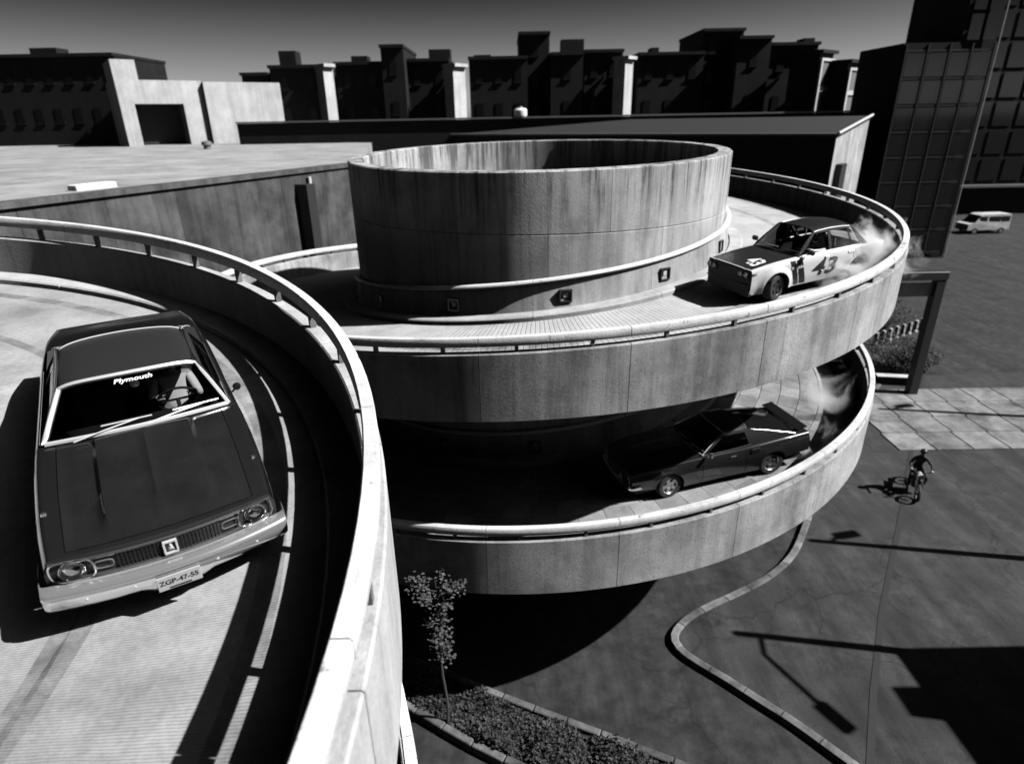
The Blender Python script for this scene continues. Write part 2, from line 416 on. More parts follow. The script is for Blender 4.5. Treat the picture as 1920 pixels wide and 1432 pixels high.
# battered band at the foot of the drum, pipe on it, kerb
d30 = math.radians(30)
band = sweep([(RI + .005, 0), (RI + .20, 0), (RI + .14, .2), (RI + .09, .72), (RI + .005, .76)], main.p, .0006, d30 - .0006, 12).mesh('drum_band', M['core'], True)
pipe = sweep([(RI + .08 + .085 * math.cos(t), .81 + .06 * math.sin(t)) for t in [2 * PI * k / 10 for k in range(10)]], main.p, .001, d30 - .001, 14).mesh('drum_rail', M['pipe'], True)
kerb = sweep([(RI + .2, -.05), (RI + .55, -.05), (RI + .55, .10), (RI + .52, .13), (RI + .2, .14)], main.p, .001, d30 - .001, 12).mesh('kerb', M['kerb'], True)
ph30 = frange(0.02 * PI, 3.5 * PI, d30)
for nm, me in (('drum_band', band), ('drum_rail', pipe), ('kerb', kerb)): screw_copies(nm, me, main, root, ph30)
lampf = MB()
for (cx, cz, sx, sz) in ((0, .135, .30, .03), (0, -.135, .30, .03), (-.135, 0, .03, .24), (.135, 0, .03, .24)):
    lampf.box((cx, RI + .125, .40 + cz), (sx, .09, sz))
lampf.box((0, RI + .10, .40), (.24, .03, .24))
lampm = lampf.mesh('wall_lamp', M['dark'])
lensm = MB().box((0, RI + .125, .42), (.12, .03, .13), bev=.02).mesh('lens', M['dim_white'])
for ph in (2.14, 2.61, 3.07, 3.55, 4.02, 8.5, 9.48, 9.93):
    o = screw_copies('wall_lamp', lampm, main, root, [ph])[0]
    inst('lens', lensm, o)
# column stubs that carry the outer edge
for ph in (1.72 * PI, 2.2 * PI, 3.62 * PI):
    z1 = main.zl(ph) - .5; x, y, _ = pol(R - 1.0, ph, 0)
    MB().box((x, y, z1 / 2), (.5, .5, z1), rz=-ph, bev=.03).build('column', M['core'], root)

left = Ramp(CL, ZC - 2.71 + 1.13 - 1.25, 4.52, 10.52, 5.9)
rl = empty('spiral_ramp', (CL[0], CL[1], 0))
tag(rl, 'near spiral ramp with curved parapet carrying the big dark coupe', 'ramp')
L0, L1 = -.42 * PI, 2.6 * PI
ramp_walls(left, rl, M['wall_l'], -.57, .84, 1.07, 1.25, L0, L1)
deck(left.rin, left.R - .203, 0, -.5, L0, L1, M['lane_l'], left, rl)
def skid(ramp, parent, r, a0, a1, w, dr):
    mb = MB(); rows = []
    for i in range(41):
        ph = a0 + (a1 - a0) * i / 40; rr = r + dr * math.sin(i / 40 * 2.2)
        rows.append([pol(q, ph, .004 - ramp.p * ph / (2 * PI)) for q in (rr - w / 2, rr + w / 2)])
    mb.grid(rows, flip=True).build('skid_mark', M['rubber'], parent, loc=(0, 0, ramp.zb))
skid(left, rl, 9.15, -.1 * PI, .62 * PI, .22, .25); skid(left, rl, 7.5, -.1 * PI, .65 * PI, .15, .3); skid(left, rl, 8.2, .3 * PI, .75 * PI, .18, -.4)
skid(main, root, 8.9, .3 * PI, 1.3 * PI, .2, .3); skid(main, root, 7.5, .35 * PI, 1.3 * PI, .2, .35); skid(main, root, 8.3, .72 * PI, 1.4 * PI, .2, -.5)
kl = sweep([(left.R - .62, -.05), (left.R - .205, -.05), (left.R - .205, .13), (left.R - .59, .12), (left.R - .62, .09)], left.p, .0015, d30 - .0015, 12).mesh('kerb', M['kerb'], True)
screw_copies('kerb', kl, left, rl, frange(L0, L1, d30))
MB().lathe([(left.rin, 0), (left.rin, ZC - 3.2), (left.rin - .3, ZC - 3.2), (left.rin - .3, 0)], 64).build('drum', M['core'], rl, True)
for ph in (.1 * PI, .75 * PI):
    z1 = left.zl(ph + 2 * PI) - .5; x, y, _ = pol(left.R - 1.0, ph, 0)
    MB().box((x, y, z1 / 2), (.5, .5, z1), rz=-ph, bev=.03).build('column', M['core'], rl)

# ------------------------------------------------------------------ buildings behind
def wall_box(mb, a, b, z0, z1, th):
    """upright slab along a->b (xy), thickness to the left of the direction"""
    a = Vector(a[:2]); b = Vector(b[:2]); d = (b - a).normalized(); n = Vector((-d.y, d.x)) * th
    mb.prism([a, b, b + n, a + n], z0, z1)
# parking hall on the left: stained wall below a wide flat roof
pa, pb = at_z(20, 376, ZC - 1.9), at_z(664, 304, ZC - 1.9)
pdir = (pb - pa).normalized(); pn = Vector((-pdir.y, pdir.x, 0))
pa2 = pa - pdir * 8
hall = empty('parking_hall', (pb.x, pb.y, 0)); tag(hall, 'long low hall with wide pale flat roof and stained wall behind the ramps', 'building')
ztop = pa.z
def loc(p): return Vector((p.x - pb.x, p.y - pb.y, p.z))
Lw = (pb - pa2).length; npan = 9
for i in range(npan):
    a = loc(pa2 + pdir * (Lw * i / npan + .006)); b = loc(pa2 + pdir * (Lw * (i + 1) / npan - .006))
    mb = MB(); wall_box(mb, a, b, 0, ztop - .22, .3); mb.build('wall_panel', M['bldwall'], hall)
mb = MB(); a = loc(pa2 - pn * .12); b = loc(pb - pn * .12 + pdir * .15); wall_box(mb, a, b, ztop - .2, ztop - .02, .5); mb.build('coping', M['bldwall'], hall)
c1 = loc(at_z(716, 264, ZC - 1.9 + .55)); c1 = Vector((c1.x, min(c1.y, 60), 0))
deep = 70
q0, q1 = loc(pa2 + pn * .05), loc(pb + pn * .05)
far0 = Vector((q0.x - 40, q1.y + deep * .55, 0)); far1 = Vector((q1.x - 6.5, q1.y + deep * .55, 0))
mb = MB(); mb.add([(q0.x, q0.y, ztop - .18), (q1.x, q1.y, ztop - .18), (far1.x, far1.y, ztop + .1), (far0.x, far0.y, ztop + .1),
                   (q0.x, q0.y, 0), (q1.x, q1.y, 0), (far1.x, far1.y, 0), (far0.x, far0.y, 0)],
                  [(0, 1, 2, 3), (1, 5, 6, 2), (2, 6, 7, 3), (3, 7, 4, 0)])
mb.build('roof', M['roofdeck'], hall)
pp = pa2 + pdir * (Lw * .83)
def hp(px, py): # point on the hall wall under a pixel
    d = ray(px, py); n2 = pn; o = Vector((0, 0, ZC)); t = ((pa - o).dot(n2)) / d.dot(n2); return o + d * t
p1 = hp(560, 345); p2 = hp(578, 470)
mb = MB(); q = loc(p1 - pn * .3); mb.box((q.x, q.y, (p1.z + 1) / 2), (.55, .7, p1.z - 1), rz=math.atan2(pdir.y, pdir.x)); mb.build('recess_shade_box', M['dark'], hall)  # dark box put in for the shadow of a recess beside the pipe
q = loc(hp(585, 400) - pn * .12); mb = MB().tube([(q.x, q.y, 1), (q.x, q.y, ztop - .4)], .09, 10); mb.build('downpipe', M['dim_white'], hall, True)
# things on that roof
def roofpt(px, py): return at_z(px, py, ztop - .1)
p = roofpt(196, 352) + pn * .6
rv = empty('roof_hatch', (p.x, p.y, ztop - .2)); tag(rv, 'small white hatch lying at the edge of the pale flat roof', 'hatch')
MB().box((0, 0, .12), (1.5, .5, .24), rz=math.atan2(pdir.y, pdir.x), bev=.03).build('lid', M['white'], rv)
MB().box((0, 0, .02), (1.6, .6, .06), rz=math.atan2(pdir.y, pdir.x)).build('frame', M['dim_white'], rv)
p = roofpt(390, 283)
vt = empty('roof_vent', (p.x, p.y, ztop - .18)); tag(vt, 'little dark vent cowl standing alone on the pale flat roof', 'vent')
MB().lathe([(.28, 0), (.28, .5), (.4, .52), (.38, .75), (.05, .85)], 14).build('cowl', M['mid'], vt, True)
MB().lathe([(.5, 0), (.5, .06), (.3, .1)], 14).build('base', M['mid'], vt)

# shed behind the ramp, dark front and pale boarded gable end
zc = ZC - 1.25
c0 = at_z(1570, 250, zc); c0.z = 0
sr = Vector((.62, .78, 0)); sl = Vector((-.80, .60, 0))
Lr, Ll = 9.5, 34.0
shed = empty('shed', (c0.x, c0.y, 0)); tag(shed, 'long dark shed with pale boarded end wall beyond the upper ramp', 'building')
rise = 1.0
zf = zc
nb = 14
for i in range(nb):
    a, b = sr * (Lr * i / nb + .012), sr * (Lr * (i + 1) / nb - .012)
    n = Vector((-sr.y, sr.x, 0)) * .06
    z0, z1 = zf + rise * i / nb - .15, zf + rise * (i + 1) / nb - .15
    mb = MB(); P = [a, b, b + n, a + n]
    mb.add([(p.x, p.y, 0) for p in P] + [(p.x, p.y, z) for p, z in zip(P, (z0, z1, z1, z0))],
           [(3, 2, 1, 0), (4, 5, 6, 7), (0, 1, 5, 4), (1, 2, 6, 5), (2, 3, 7, 6), (3, 0, 4, 7)])
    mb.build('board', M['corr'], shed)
back = sr * Lr
n_in = Vector((-sr.y, sr.x, 0)) * .1
mb = MB(); P = [n_in, n_in + sl * Ll, n_in + sl * Ll + sr * (Lr - .1), n_in + sr * (Lr - .05)]
mb.add([(p.x, p.y, 0) for p in P] + [(P[0].x, P[0].y, zf - .2), (P[1].x, P[1].y, zf - .2), (P[2].x, P[2].y, zf + rise - .2), (P[3].x, P[3].y, zf + rise - .2)],
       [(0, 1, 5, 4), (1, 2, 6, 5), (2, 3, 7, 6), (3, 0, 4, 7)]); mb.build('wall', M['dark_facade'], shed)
mb = MB(); e = sr * -.25; P = [e - sl * .15, e + sl * Ll, e + sl * Ll + sr * (Lr + .3), e - sl * .15 + sr * (Lr + .3)]
mb.add([(P[0].x, P[0].y, zf - .19), (P[1].x, P[1].y, zf - .19), (P[2].x, P[2].y, zf + rise - .19), (P[3].x, P[3].y, zf + rise - .19)] +
       [(P[0].x, P[0].y, zf - .05), (P[1].x, P[1].y, zf - .05), (P[2].x, P[2].y, zf + rise - .05), (P[3].x, P[3].y, zf + rise - .05)],
       [(0, 1, 2, 3), (4, 7, 6, 5), (0, 4, 5, 1), (1, 5, 6, 2), (2, 6, 7, 3), (3, 7, 4, 0)]); mb.build('roof', M['black'], shed)
mb = MB(); q0 = P[0]; q1 = P[3]
mb.tube([(q0.x, q0.y, zf - .0), (q1.x, q1.y, zf + rise - .0)], .09, 8); mb.build('verge_trim', M['dim_white'], shed)
mb = MB(); q1 = P[1]; mb.tube([(q0.x, q0.y, zf - .06), (q1.x, q1.y, zf - .06)], .07, 8); mb.build('gutter', M['mid'], shed)
mb = MB(); d = sr * 1.9 - n_in * .2; mb.box((d.x + .08, d.y - .1, zf - 3.4), (1.5, .5, 2.9), rz=math.atan2(sr.y, sr.x)); mb.build('door', M['dark'], shed)

def pane_grid(parent, o, du, z0, z1, cols, rows, inset, mat, name='pane', gap=.12):
    """glass panes standing in front of a wall, each its own part; o origin, du full horizontal vector"""
    L = du.length; d = du.normalized(); w = L / cols; h = (z1 - z0) / rows
    me = MB().box((0, 0, 0), (w - gap, .05, h - gap)).mesh(name, mat)
    for i in range(cols):
        for j in range(rows):
            c = o + d * (w * (i + .5))
            inst(name, me, parent, (c.x, c.y, z0 + h * (j + .5)), (0, 0, math.atan2(d.y, d.x)))
# office block at the right: dark curtain wall
OY = 58.0
o0 = at_y(1652, 300, OY); o1 = at_y(1832, 230, OY)
off = empty('office_block', (o0.x, OY, 0)); tag(off, 'tall dark office block with gridded glass front beside the shed', 'building')
ow = o1.x - o0.x
t1 = at_y(1660, 82, OY).z; t2 = t1 + 7
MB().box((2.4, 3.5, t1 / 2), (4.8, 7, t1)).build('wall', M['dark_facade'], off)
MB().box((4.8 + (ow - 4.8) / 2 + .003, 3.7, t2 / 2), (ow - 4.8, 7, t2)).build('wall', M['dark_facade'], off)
pane_grid(off, Vector((.2, -.05, 0)), Vector((ow - .4, 0, 0)), .6, t1 - .6, 4, 8, 0, M['glassdark'], gap=.3)
pane_grid(off, Vector((4.9, -.05, 0)), Vector((ow - 5.1, 0, 0)), t1, t2 - .5, 2, 3, 0, M['glassdark'], gap=.3)
for i in range(5):
    x = .2 + (ow - .4) * i / 4; MB().box((x, -.08, t1 / 2), (.12, .16, t1 - .2)).build('mullion', M['mullion'], off)
for j in range(9):
    z = .6 + (t1 - 1.2) * j / 8; MB().box((ow / 2, -.06, z), (ow - .1, .1, .14)).build('transom', M['mullion'], off)
MB().tube([(ow + .06, -.06, 0), (ow + .06, -.06, t2)], .06, 6).build('corner_strip', M['dim_white'], off)

# dark row of town houses on the skyline
HY = 74.0
row = [ # left px, right px, top px, chimneys [(px, px, top)], depth, colour, label
 (-60, 236, 108, [(60, 110, 92)], 70, 'd', 'broad black house at the far left of the skyline'),
 (462, 512, 142, [], 76, 'd', 'low dark house right beside the white house'),
 (515, 612, 128, [(525, 556, 98)], 74, 'd', 'dark town house with tall left chimney, left of a pale gap'),
 (636, 726, 122, [(660, 690, 108)], 75, 'd', 'dark town house directly right of the leftmost pale gap'),
 (722, 764, 90, [], 73, 'd', 'narrow dark tower between two lower dark town houses'),
 (766, 846, 116, [(806, 846, 95)], 75, 'd', 'dark town house with wide stack, left of brightest pale gap'),
 (882, 990, 112, [(890, 922, 106)], 74, 'd', 'dark town house just right of the brightest pale gap'),
 (974, 1030, 66, [], 76, 'd', 'tallest dark block in the middle of the skyline'),
 (1032, 1092, 104, [(1054, 1096, 76)], 74, 'd', 'dark town house with high stack right of the tallest middle block'),
 (1094, 1164, 99, [], 75, 'd', 'dark town house left of the slim white gable'),
 (1192, 1312, 104, [(1222, 1236, 92)], 74, 'd', 'wide dark town house right of the slim white gable'),
 (1306, 1380, 60, [], 76, 'd', 'tall dark block towards the right of the skyline'),
 (1372, 1432, 74, [], 73, 'd', 'dark block with flat top leaning on the right tall block'),
 (1430, 1518, 86, [(1504, 1524, 74)], 74, 'd', 'dark town house next to the white-framed bay windows'),
 (612, 634, 126, [], 73, 'w', 'pale narrow house showing in the leftmost skyline gap'),
 (848, 880, 126, [], 73, 'w', 'pale narrow house showing in the brightest skyline gap'),
 (1162, 1190, 112, [], 73, 'w', 'slim white house standing between two dark town houses'),
]
def bx(px, Y): return at_y(px, 200, Y).x
for (l_, r_, tp, ch, Y, colr, lab) in row:
    x0, x1 = bx(l_, Y), bx(r_, Y); w = x1 - x0; zt = at_y((l_ + r_) / 2, tp, Y).z
    h = empty('town_house', ((x0 + x1) / 2, Y, 0), 0 if colr == 'd' else .85)
    tag(h, lab, 'house', 'town houses on the skyline')
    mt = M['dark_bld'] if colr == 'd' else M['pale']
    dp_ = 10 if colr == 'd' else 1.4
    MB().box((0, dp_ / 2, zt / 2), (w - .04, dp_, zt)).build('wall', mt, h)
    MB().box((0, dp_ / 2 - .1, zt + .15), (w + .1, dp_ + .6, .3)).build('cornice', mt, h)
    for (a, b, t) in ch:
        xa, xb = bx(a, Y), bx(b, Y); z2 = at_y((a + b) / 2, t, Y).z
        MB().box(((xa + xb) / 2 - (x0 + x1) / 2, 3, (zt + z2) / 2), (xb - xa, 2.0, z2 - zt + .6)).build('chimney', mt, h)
    if w > 2.2:
        cols = max(1, int(w / 1.9)); zb = ZC - 1
        ncols = cols; rows_ = max(1, int((zt - zb - .8) / 2.6))
        for i in range(ncols):
            for j in range(rows_):
                cx = -w / 2 + w * (i + .5) / ncols; cz = zb + (zt - zb) * (j + .55) / rows_
                wd = MB().box((cx, -.02, cz), (.75, .08, 1.3)).build('window', M['house_window'], h)
                MB().box((cx, -.05, cz - .72), (.95, .16, .1)).build('sill', mt, wd)
# white framed bay windows at the right end of the row
def bay_house(l_, r_, tp, Y, lab):
    x0, x1 = bx(l_, Y), bx(r_, Y); w = x1 - x0; zt = at_y((l_ + r_) / 2, tp, Y).z
    w = w / .8; h = empty('bay_house', ((x0 + x1) / 2, Y, 0), .7); tag(h, lab, 'house')
    MB().box((0, 1.6, zt / 2), (w, 3, zt)).build('wall', M['dark_bld'], h)
    zb = at_y((l_ + r_) / 2, 214, Y).z; mid = zb + (zt - zb) * .42
    for (a, b) in ((zb - 2.5, mid), (mid, zt - .5)):
        for (cx, cz, sx, sz) in ((0, b - .12, w, .24), (0, a + .1, w, .2), (-w / 2 + .15, (a + b) / 2, .3, b - a - .5), (w / 2 - .15, (a + b) / 2, .3, b - a - .5)):
            MB().box((cx, -.1, cz), (sx, .2, sz)).build('window_frame', M['pale'], h)
        MB().box((0, -.03, (a + b) / 2), (w - .62, .05, b - a - .46)).build('pane', M['mid'], h)
    MB().box((0, 1.5, zt + .1), (w + .5, 3.6, .3)).build('cornice', M['dark_bld'], h)
bay_house(1516, 1558, 100, 70, 'narrow house front with one tall white-framed bay window')
bay_house(1570, 1612, 118, 70, 'lower house with white-framed bay window near the office block')
bay_house(1626, 1644, 128, 71, 'sliver of a white-framed house front touching the office block')
# white house on the left with a dark garage mouth
WY = 66
wa, wb_ = at_y(258, 150, WY), at_y(470, 150, WY); wz = at_y(360, 152, WY).z; wz1 = at_y(260, 116, WY).z
wh = empty('white_house', (wa.x, WY - 4, 0), .62); tag(wh, 'bright white house with a square dark garage mouth at left', 'house')
ww = (wb_.x - wa.x) / .74
ga, gb = (at_y(288, 200, WY).x - wa.x) / .8, (at_y(352, 200, WY).x - wa.x) / .8; gz = at_y(320, 196, WY).z
ms = M['pale']
mb = MB(); mb.box((ga / 2, 4, wz / 2), (ga, 8, wz)); mb.box(((ga + gb) / 2, 4, (gz + wz) / 2), (gb - ga - .004, 8, wz - gz)); mb.box(((gb + ww * .5) / 2, 4, wz / 2), (ww * .5 - gb, 8, wz)); mb.build('wall', ms, wh)
MB().box((ww * .75, 3.6, wz / 2 - .05), (ww * .5 - .02, 8.2, wz - .1)).build('wing', ms, wh)
MB().box((ga / 2 + .5, 4, (wz + wz1) / 2), (ga + .8, 6, wz1 - wz)).build('roof_turret', ms, wh)
MB().box(((ga + gb) / 2, 3, gz / 2), (gb - ga - .01, 1, gz)).build('garage_door', M['black'], wh)
# low dark wall / terraces between roofs and row
lw = empty('terrace_wall', (0, 62, 0)); tag(lw, 'long dark terrace wall with pale coping below the skyline houses', 'wall')
xw0, xw1, zw = bx(440, 62), bx(1600, 62), at_y(1000, 222, 62).z
MB().box(((xw0 + xw1) / 2, 0, zw / 2), (xw1 - xw0, .5, zw)).build('wall', M['dark_bld'], lw)
MB().box(((xw0 + xw1) / 2, -.05, zw + .08), (xw1 - xw0, .8, .14)).build('coping', M['mid'], lw)
p = at_y(977, 226, 60)
wc = empty('water_tank', (p.x, 60, zw)); wc.location.z = zw + .15; wc.location.y = 62
tag(wc, 'small bright white tank on the dark terrace wall', 'tank')
MB().lathe([(.01, 0), (.55, 0), (.6, .1), (.6, .55), (.45, .7), (.01, .75)], 16).build('body', M['white'], wc, True)
MB().lathe([(.16, .74), (.16, .84), (.01, .86)], 12).build('lid', M['dim_white'], wc, True)

# second dark block farther right, beyond the corner strip
fo = empty('office_block', (at_y(1786, 300, 84).x, 84, 0)); tag(fo, 'dark office block at the far right edge, behind the parked van', 'building')
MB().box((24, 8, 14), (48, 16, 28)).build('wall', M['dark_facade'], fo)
pane_grid(fo, Vector((.5, -.05, 0)), Vector((30, 0, 0)), 4.0, 27, 10, 7, 0, M['glassdark'], gap=.5)
MB().box((24, -.3, 3.6), (48, .9, .3)).build('canopy', M['mid'], fo)
# ------------------------------------------------------------------ street level
def gpt(px, py): p = at_z(px, py, 0.0); return (p.x, p.y)
def smooth_path(pts, n=6):
    out = []
    P = [Vector(p) for p in pts]
    for i in range(len(P) - 1):
        a = P[max(0, i - 1)]; b = P[i]; c = P[i + 1]; d = P[min(len(P) - 1, i + 2)]
        for k in range(n):
            t = k / n
            out.append(.5 * ((2 * b) + (c - a) * t + (2 * a - 5 * b + 4 * c - d) * t * t + (3 * b - a - 3 * c + d) * t ** 3))
    out.append(P[-1]); return out
# raised traffic island with kerb stones
isl_px = [(1655, 712), (1600, 800), (1540, 900), (1512, 985), (1486, 1045), (1440, 1088), (1380, 1120), (1320, 1148), (1283, 1172), (1264, 1200), (1278, 1226), (1312, 1250), (1362, 1280), (1424, 1320), (1490, 1362), (1570, 1420), (1640, 1470)]
path = smooth_path([gpt(*p) for p in isl_px], 5)
far = [(path[-1].x + 14, path[-1].y - 2), (44, 4), (44, 30), (path[0].x + 16, path[0].y + 1)]
mb = MB(); poly = [(p.x, p.y) for p in path] + far
mb.prism(poly, -.2, .125)
isl = tag(mb.build('pavement', M['pave']), kind='structure')
L = [0]
for i in range(1, len(path)): L.append(L[-1] + (path[i] - path[i - 1]).length)
def along(d):
    for i in range(1, len(path)):
        if L[i] >= d:
            t = (d - L[i - 1]) / max(1e-6, L[i] - L[i - 1]); return path[i - 1].lerp(path[i], t), (path[i] - path[i - 1]).normalized()
    return path[-1], (path[-1] - path[-2]).normalized()
d = 0.0
while d < L[-1] - .9:
    rows = []
    for k in range(5):
        p, t = along(d + .012 + (.9 - .024) * k / 4); n = Vector((t.y, -t.x))
        q0, q1 = p - n * .10, p + n * .10
        rows.append([(q0.x, q0.y, -.1), (q0.x, q0.y, .15), ((q0.x + p.x) / 2, (q0.y + p.y) / 2, .165), (q1.x, q1.y, .16), (q1.x, q1.y, -.1)])
    m = MB().grid(rows, closed=True); m.f += [tuple(range(5)), tuple(4 * 5 + i for i in range(4, -1, -1))]
    m.build('kerb_stone', M['kerb_d'], isl)
    d += .9
# black strip painting an overhead cable's shadow across street and island
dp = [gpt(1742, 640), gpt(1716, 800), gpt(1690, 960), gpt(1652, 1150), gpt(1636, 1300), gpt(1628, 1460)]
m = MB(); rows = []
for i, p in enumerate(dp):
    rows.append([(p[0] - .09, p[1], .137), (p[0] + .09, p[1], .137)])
m.grid(rows, flip=True); tag(m.build('cable_shadow_strip', M['black']), kind='structure')
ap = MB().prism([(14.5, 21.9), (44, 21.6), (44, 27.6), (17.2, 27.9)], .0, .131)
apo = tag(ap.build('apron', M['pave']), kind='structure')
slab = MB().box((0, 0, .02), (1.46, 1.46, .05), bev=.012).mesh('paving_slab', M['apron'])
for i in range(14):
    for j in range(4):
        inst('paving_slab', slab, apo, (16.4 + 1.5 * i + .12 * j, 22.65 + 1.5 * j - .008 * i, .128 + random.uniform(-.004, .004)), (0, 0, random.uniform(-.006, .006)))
# planted strip between two kerbs, bottom centre
A = [gpt(690, 1212), gpt(790, 1252), gpt(960, 1322), gpt(1170, 1402), gpt(1420, 1500)]
B = [gpt(560, 1215), gpt(752, 1324), gpt(900, 1410), gpt(1050, 1480), gpt(1180, 1560)]
strip = MB(); strip.prism(A + B[::-1], -.2, .10); st = tag(strip.build('planting_bed', M['soil']), kind='structure')
for ln in (A, B):
    pth = smooth_path([Vector(p) for p in ln], 6)
    Ls = [0]
    for i in range(1, len(pth)): Ls.append(Ls[-1] + (pth[i] - pth[i - 1]).length)
    def al(dd):
        for i in range(1, len(pth)):
            if Ls[i] >= dd:
                return pth[i - 1].lerp(pth[i], (dd - Ls[i - 1]) / max(1e-6, Ls[i] - Ls[i - 1])), (pth[i] - pth[i - 1]).normalized()
        return pth[-1], (pth[-1] - pth[-2]).normalized()
    dd = 0
    while dd < Ls[-1] - .8:
        p, t = al(dd + .4)
        MB().box((p.x, p.y, .06), (.78, .17, .32), rz=math.atan2(t.y, t.x), bev=.02).build('kerb_stone', M['kerb_d'], st)
        dd += .8
# leaf helper: many small folded leaves
def leaves(mb, pts, size, rnd):
    for p in pts:
        a = rnd.uniform(0, 2 * PI); el = rnd.uniform(-.5, .9); L_ = size * rnd.uniform(.7, 1.3); w = L_ * .38
        d = Vector((math.cos(a) * math.cos(el), math.sin(a) * math.cos(el), math.sin(el))); s_ = d.cross(Vector((0, 0, 1)))
        if s_.length < .01: continue
        s_.normalize(); u = s_.cross(d)
        q = Vector(p)
        mb.add([q, q + d * L_ * .5 + s_ * w + u * w * .3, q + d * L_, q + d * L_ * .5 - s_ * w + u * w * .3], [(0, 1, 2), (0, 2, 3)])
rnd = random.Random(3)
gc = MB(); pts = []
Av, Bv = [Vector(p) for p in A], [Vector(p) for p in B]
for i in range(11000):
    t = rnd.uniform(0, 3.99); k = int(t); f = t - k
    a = Av[k].lerp(Av[k + 1], f); b = Bv[k].lerp(Bv[k + 1], f); s_ = rnd.uniform(.07, .93)
    p = a.lerp(b, s_); hgt = .12 + .35 * abs(math.sin(p.x * 2.1) * math.cos(p.y * 1.7)) * rnd.random()
    pts.append((p.x, p.y, hgt))
leaves(gc, pts, .085, rnd)
tag(gc.build('ground_cover', M['leafd'], fix=False), 'dark leafy ground cover filling the bed between the two kerbs', 'plants', kind='stuff')
# sapling rising from the bed
sp0 = at_y(830, 1238, 10.0); z_lo = sp0.z; topx = at_y(815, 1095, 9.9)
sap = empty('sapling', (sp0.x, sp0.y, .1)); tag(sap, 'slender leafy sapling catching sunlight beside the near parapet', 'sapling')
hh = topx.z - .1
stem = [(.03 * math.sin(k * 1.3), .03 * math.cos(k), hh * k / 8) for k in range(9)]
m = MB().tube(stem, [.035 - .003 * k for k in range(9)], 6)
pts = []
for k in range(26):
    z = z_lo - .1 + (hh - z_lo + .1) * k / 25; a = k * 2.4; ln = .24 * rnd.uniform(.5, 1.3) if k < 20 else .52
    if k >= 21: a = (0.2, 3.3, -.2, 3.0, 1.2)[k - 21]
    e = Vector((math.cos(a) * ln, math.sin(a) * ln * .6, .12)); b0 = Vector((0, 0, z))
    m.tube([b0, b0 + e * .6, b0 + e], .009, 4)
    if k in (4, 9, 14, 15): continue
    for q in range(int((22 if ln < .45 else 52) * rnd.uniform(.5, 1.5))):
        t = rnd.uniform(.3, 1.05); pts.append(b0 + e * t + Vector((rnd.gauss(0, .06), rnd.gauss(0, .06), rnd.gauss(0, .06))))
m.build('stem', M['bark'], sap, True)
lv = MB(); leaves(lv, pts, .075, rnd); tag(lv.build('foliage', M['leaf'], sap, fix=False), kind='stuff')
# shrubs beyond the lower parapet
for i, (px, py, s_, lab) in enumerate([(1668, 660, 1.1, 'dark shrub just below the row of pale bollards'), (1712, 668, .9, 'smaller dark shrub at the foot of the gantry post'), (1655, 590, 1.2, 'dark shrub behind the pale bollards, close to the ramp')]):
    p = at_z(px, py + 30, 0); sh = empty('shrub', (p.x, p.y, .0)); tag(sh, lab, 'shrub', 'shrubs behind the ramp')
    m = MB()
    for k in range(7): m.tube([(0, 0, 0), (.5 * s_ * math.cos(k * .9), .5 * s_ * math.sin(k * .9), .9 * s_)], .025, 5)
    m.build('stem', M['bark'], sh)
    pts = []
    for k in range(1800):
        v = Vector((rnd.gauss(0, 1), rnd.gauss(0, 1), rnd.gauss(0, 1))).normalized() * rnd.uniform(.45, 1) ** .6
        pts.append((v.x * 1.3 * s_ * (1 + .25 * math.sin(5 * v.z + i)), v.y * 1.1 * s_, (v.z * .8 + .95) * s_))
    lv = MB(); leaves(lv, pts, .12, rnd); tag(lv.build('foliage', M['leafd'], sh, fix=False), kind='stuff')
# row of pale bollards
bm_ = MB().lathe([(.15, 0), (.15, .08), (.105, .12), (.13, .3), (.09, .52), (.12, .6), (.10, .72), (.001, .76)], 12).mesh('post', M['pale'], True)
bcap = MB().lathe([(.17, 0), (.17, .05), (.15, .06)], 12).mesh('base', M['kerb'])
lbs = ['leftmost', 'second from left', 'third from left', 'fourth from left', 'fourth from right', 'third from right', 'second from right', 'rightmost']
b0, b1 = Vector(gpt(1640, 646)), Vector(gpt(1726, 618))
for i in range(8):
    p = b0.lerp(b1, i / 7); o = empty('bollard', (p.x, p.y, 0)); tag(o, 'squat pale bollard behind the ramp, ' + lbs[i] + ' of the row', 'bollard', 'row of pale bollards')
    inst('post', bm_, o, (0, 0, .02)); inst('base', bcap, o)
# dark gantry frame with a pale band
gp = at_z(1706, 742, 0); gtop = at_y(1750, 524, gp.y)
gan = empty('gantry', (gp.x, gp.y, 0)); tag(gan, 'dark steel gantry with a pale band under its beam, right of the ramp', 'gantry')
gh = gtop.z
for x in (0, -7.5): MB().box((x, 0, gh / 2), (.42, .42, gh), bev=.02).build('post', M['dark'], gan)
MB().box((-3.75, 0, gh + .2), (8.0, .46, .38), bev=.02).build('beam', M['dark'], gan)
MB().box((-3.75, -.02, gh - .45), (7.0, .1, .62)).build('sign_band', M['dim_white'], gan)
# low kerb wall on the pavement
a, b = Vector(gpt(1640, 722)), Vector(gpt(1716, 726))
kw = empty('low_wall', ((a.x + b.x) / 2, (a.y + b.y) / 2, 0)); tag(kw, 'low wall with bright coping right of the lower parapet', 'wall')
dv = b - a; MB().box((0, 0, .25), (dv.length, .3, .5), rz=math.atan2(dv.y, dv.x)).build('wall', M['bldwall'], kw)
MB().box((0, 0, .54), (dv.length + .1, .42, .09), rz=math.atan2(dv.y, dv.x), bev=.01).build('coping', M['pale'], kw)
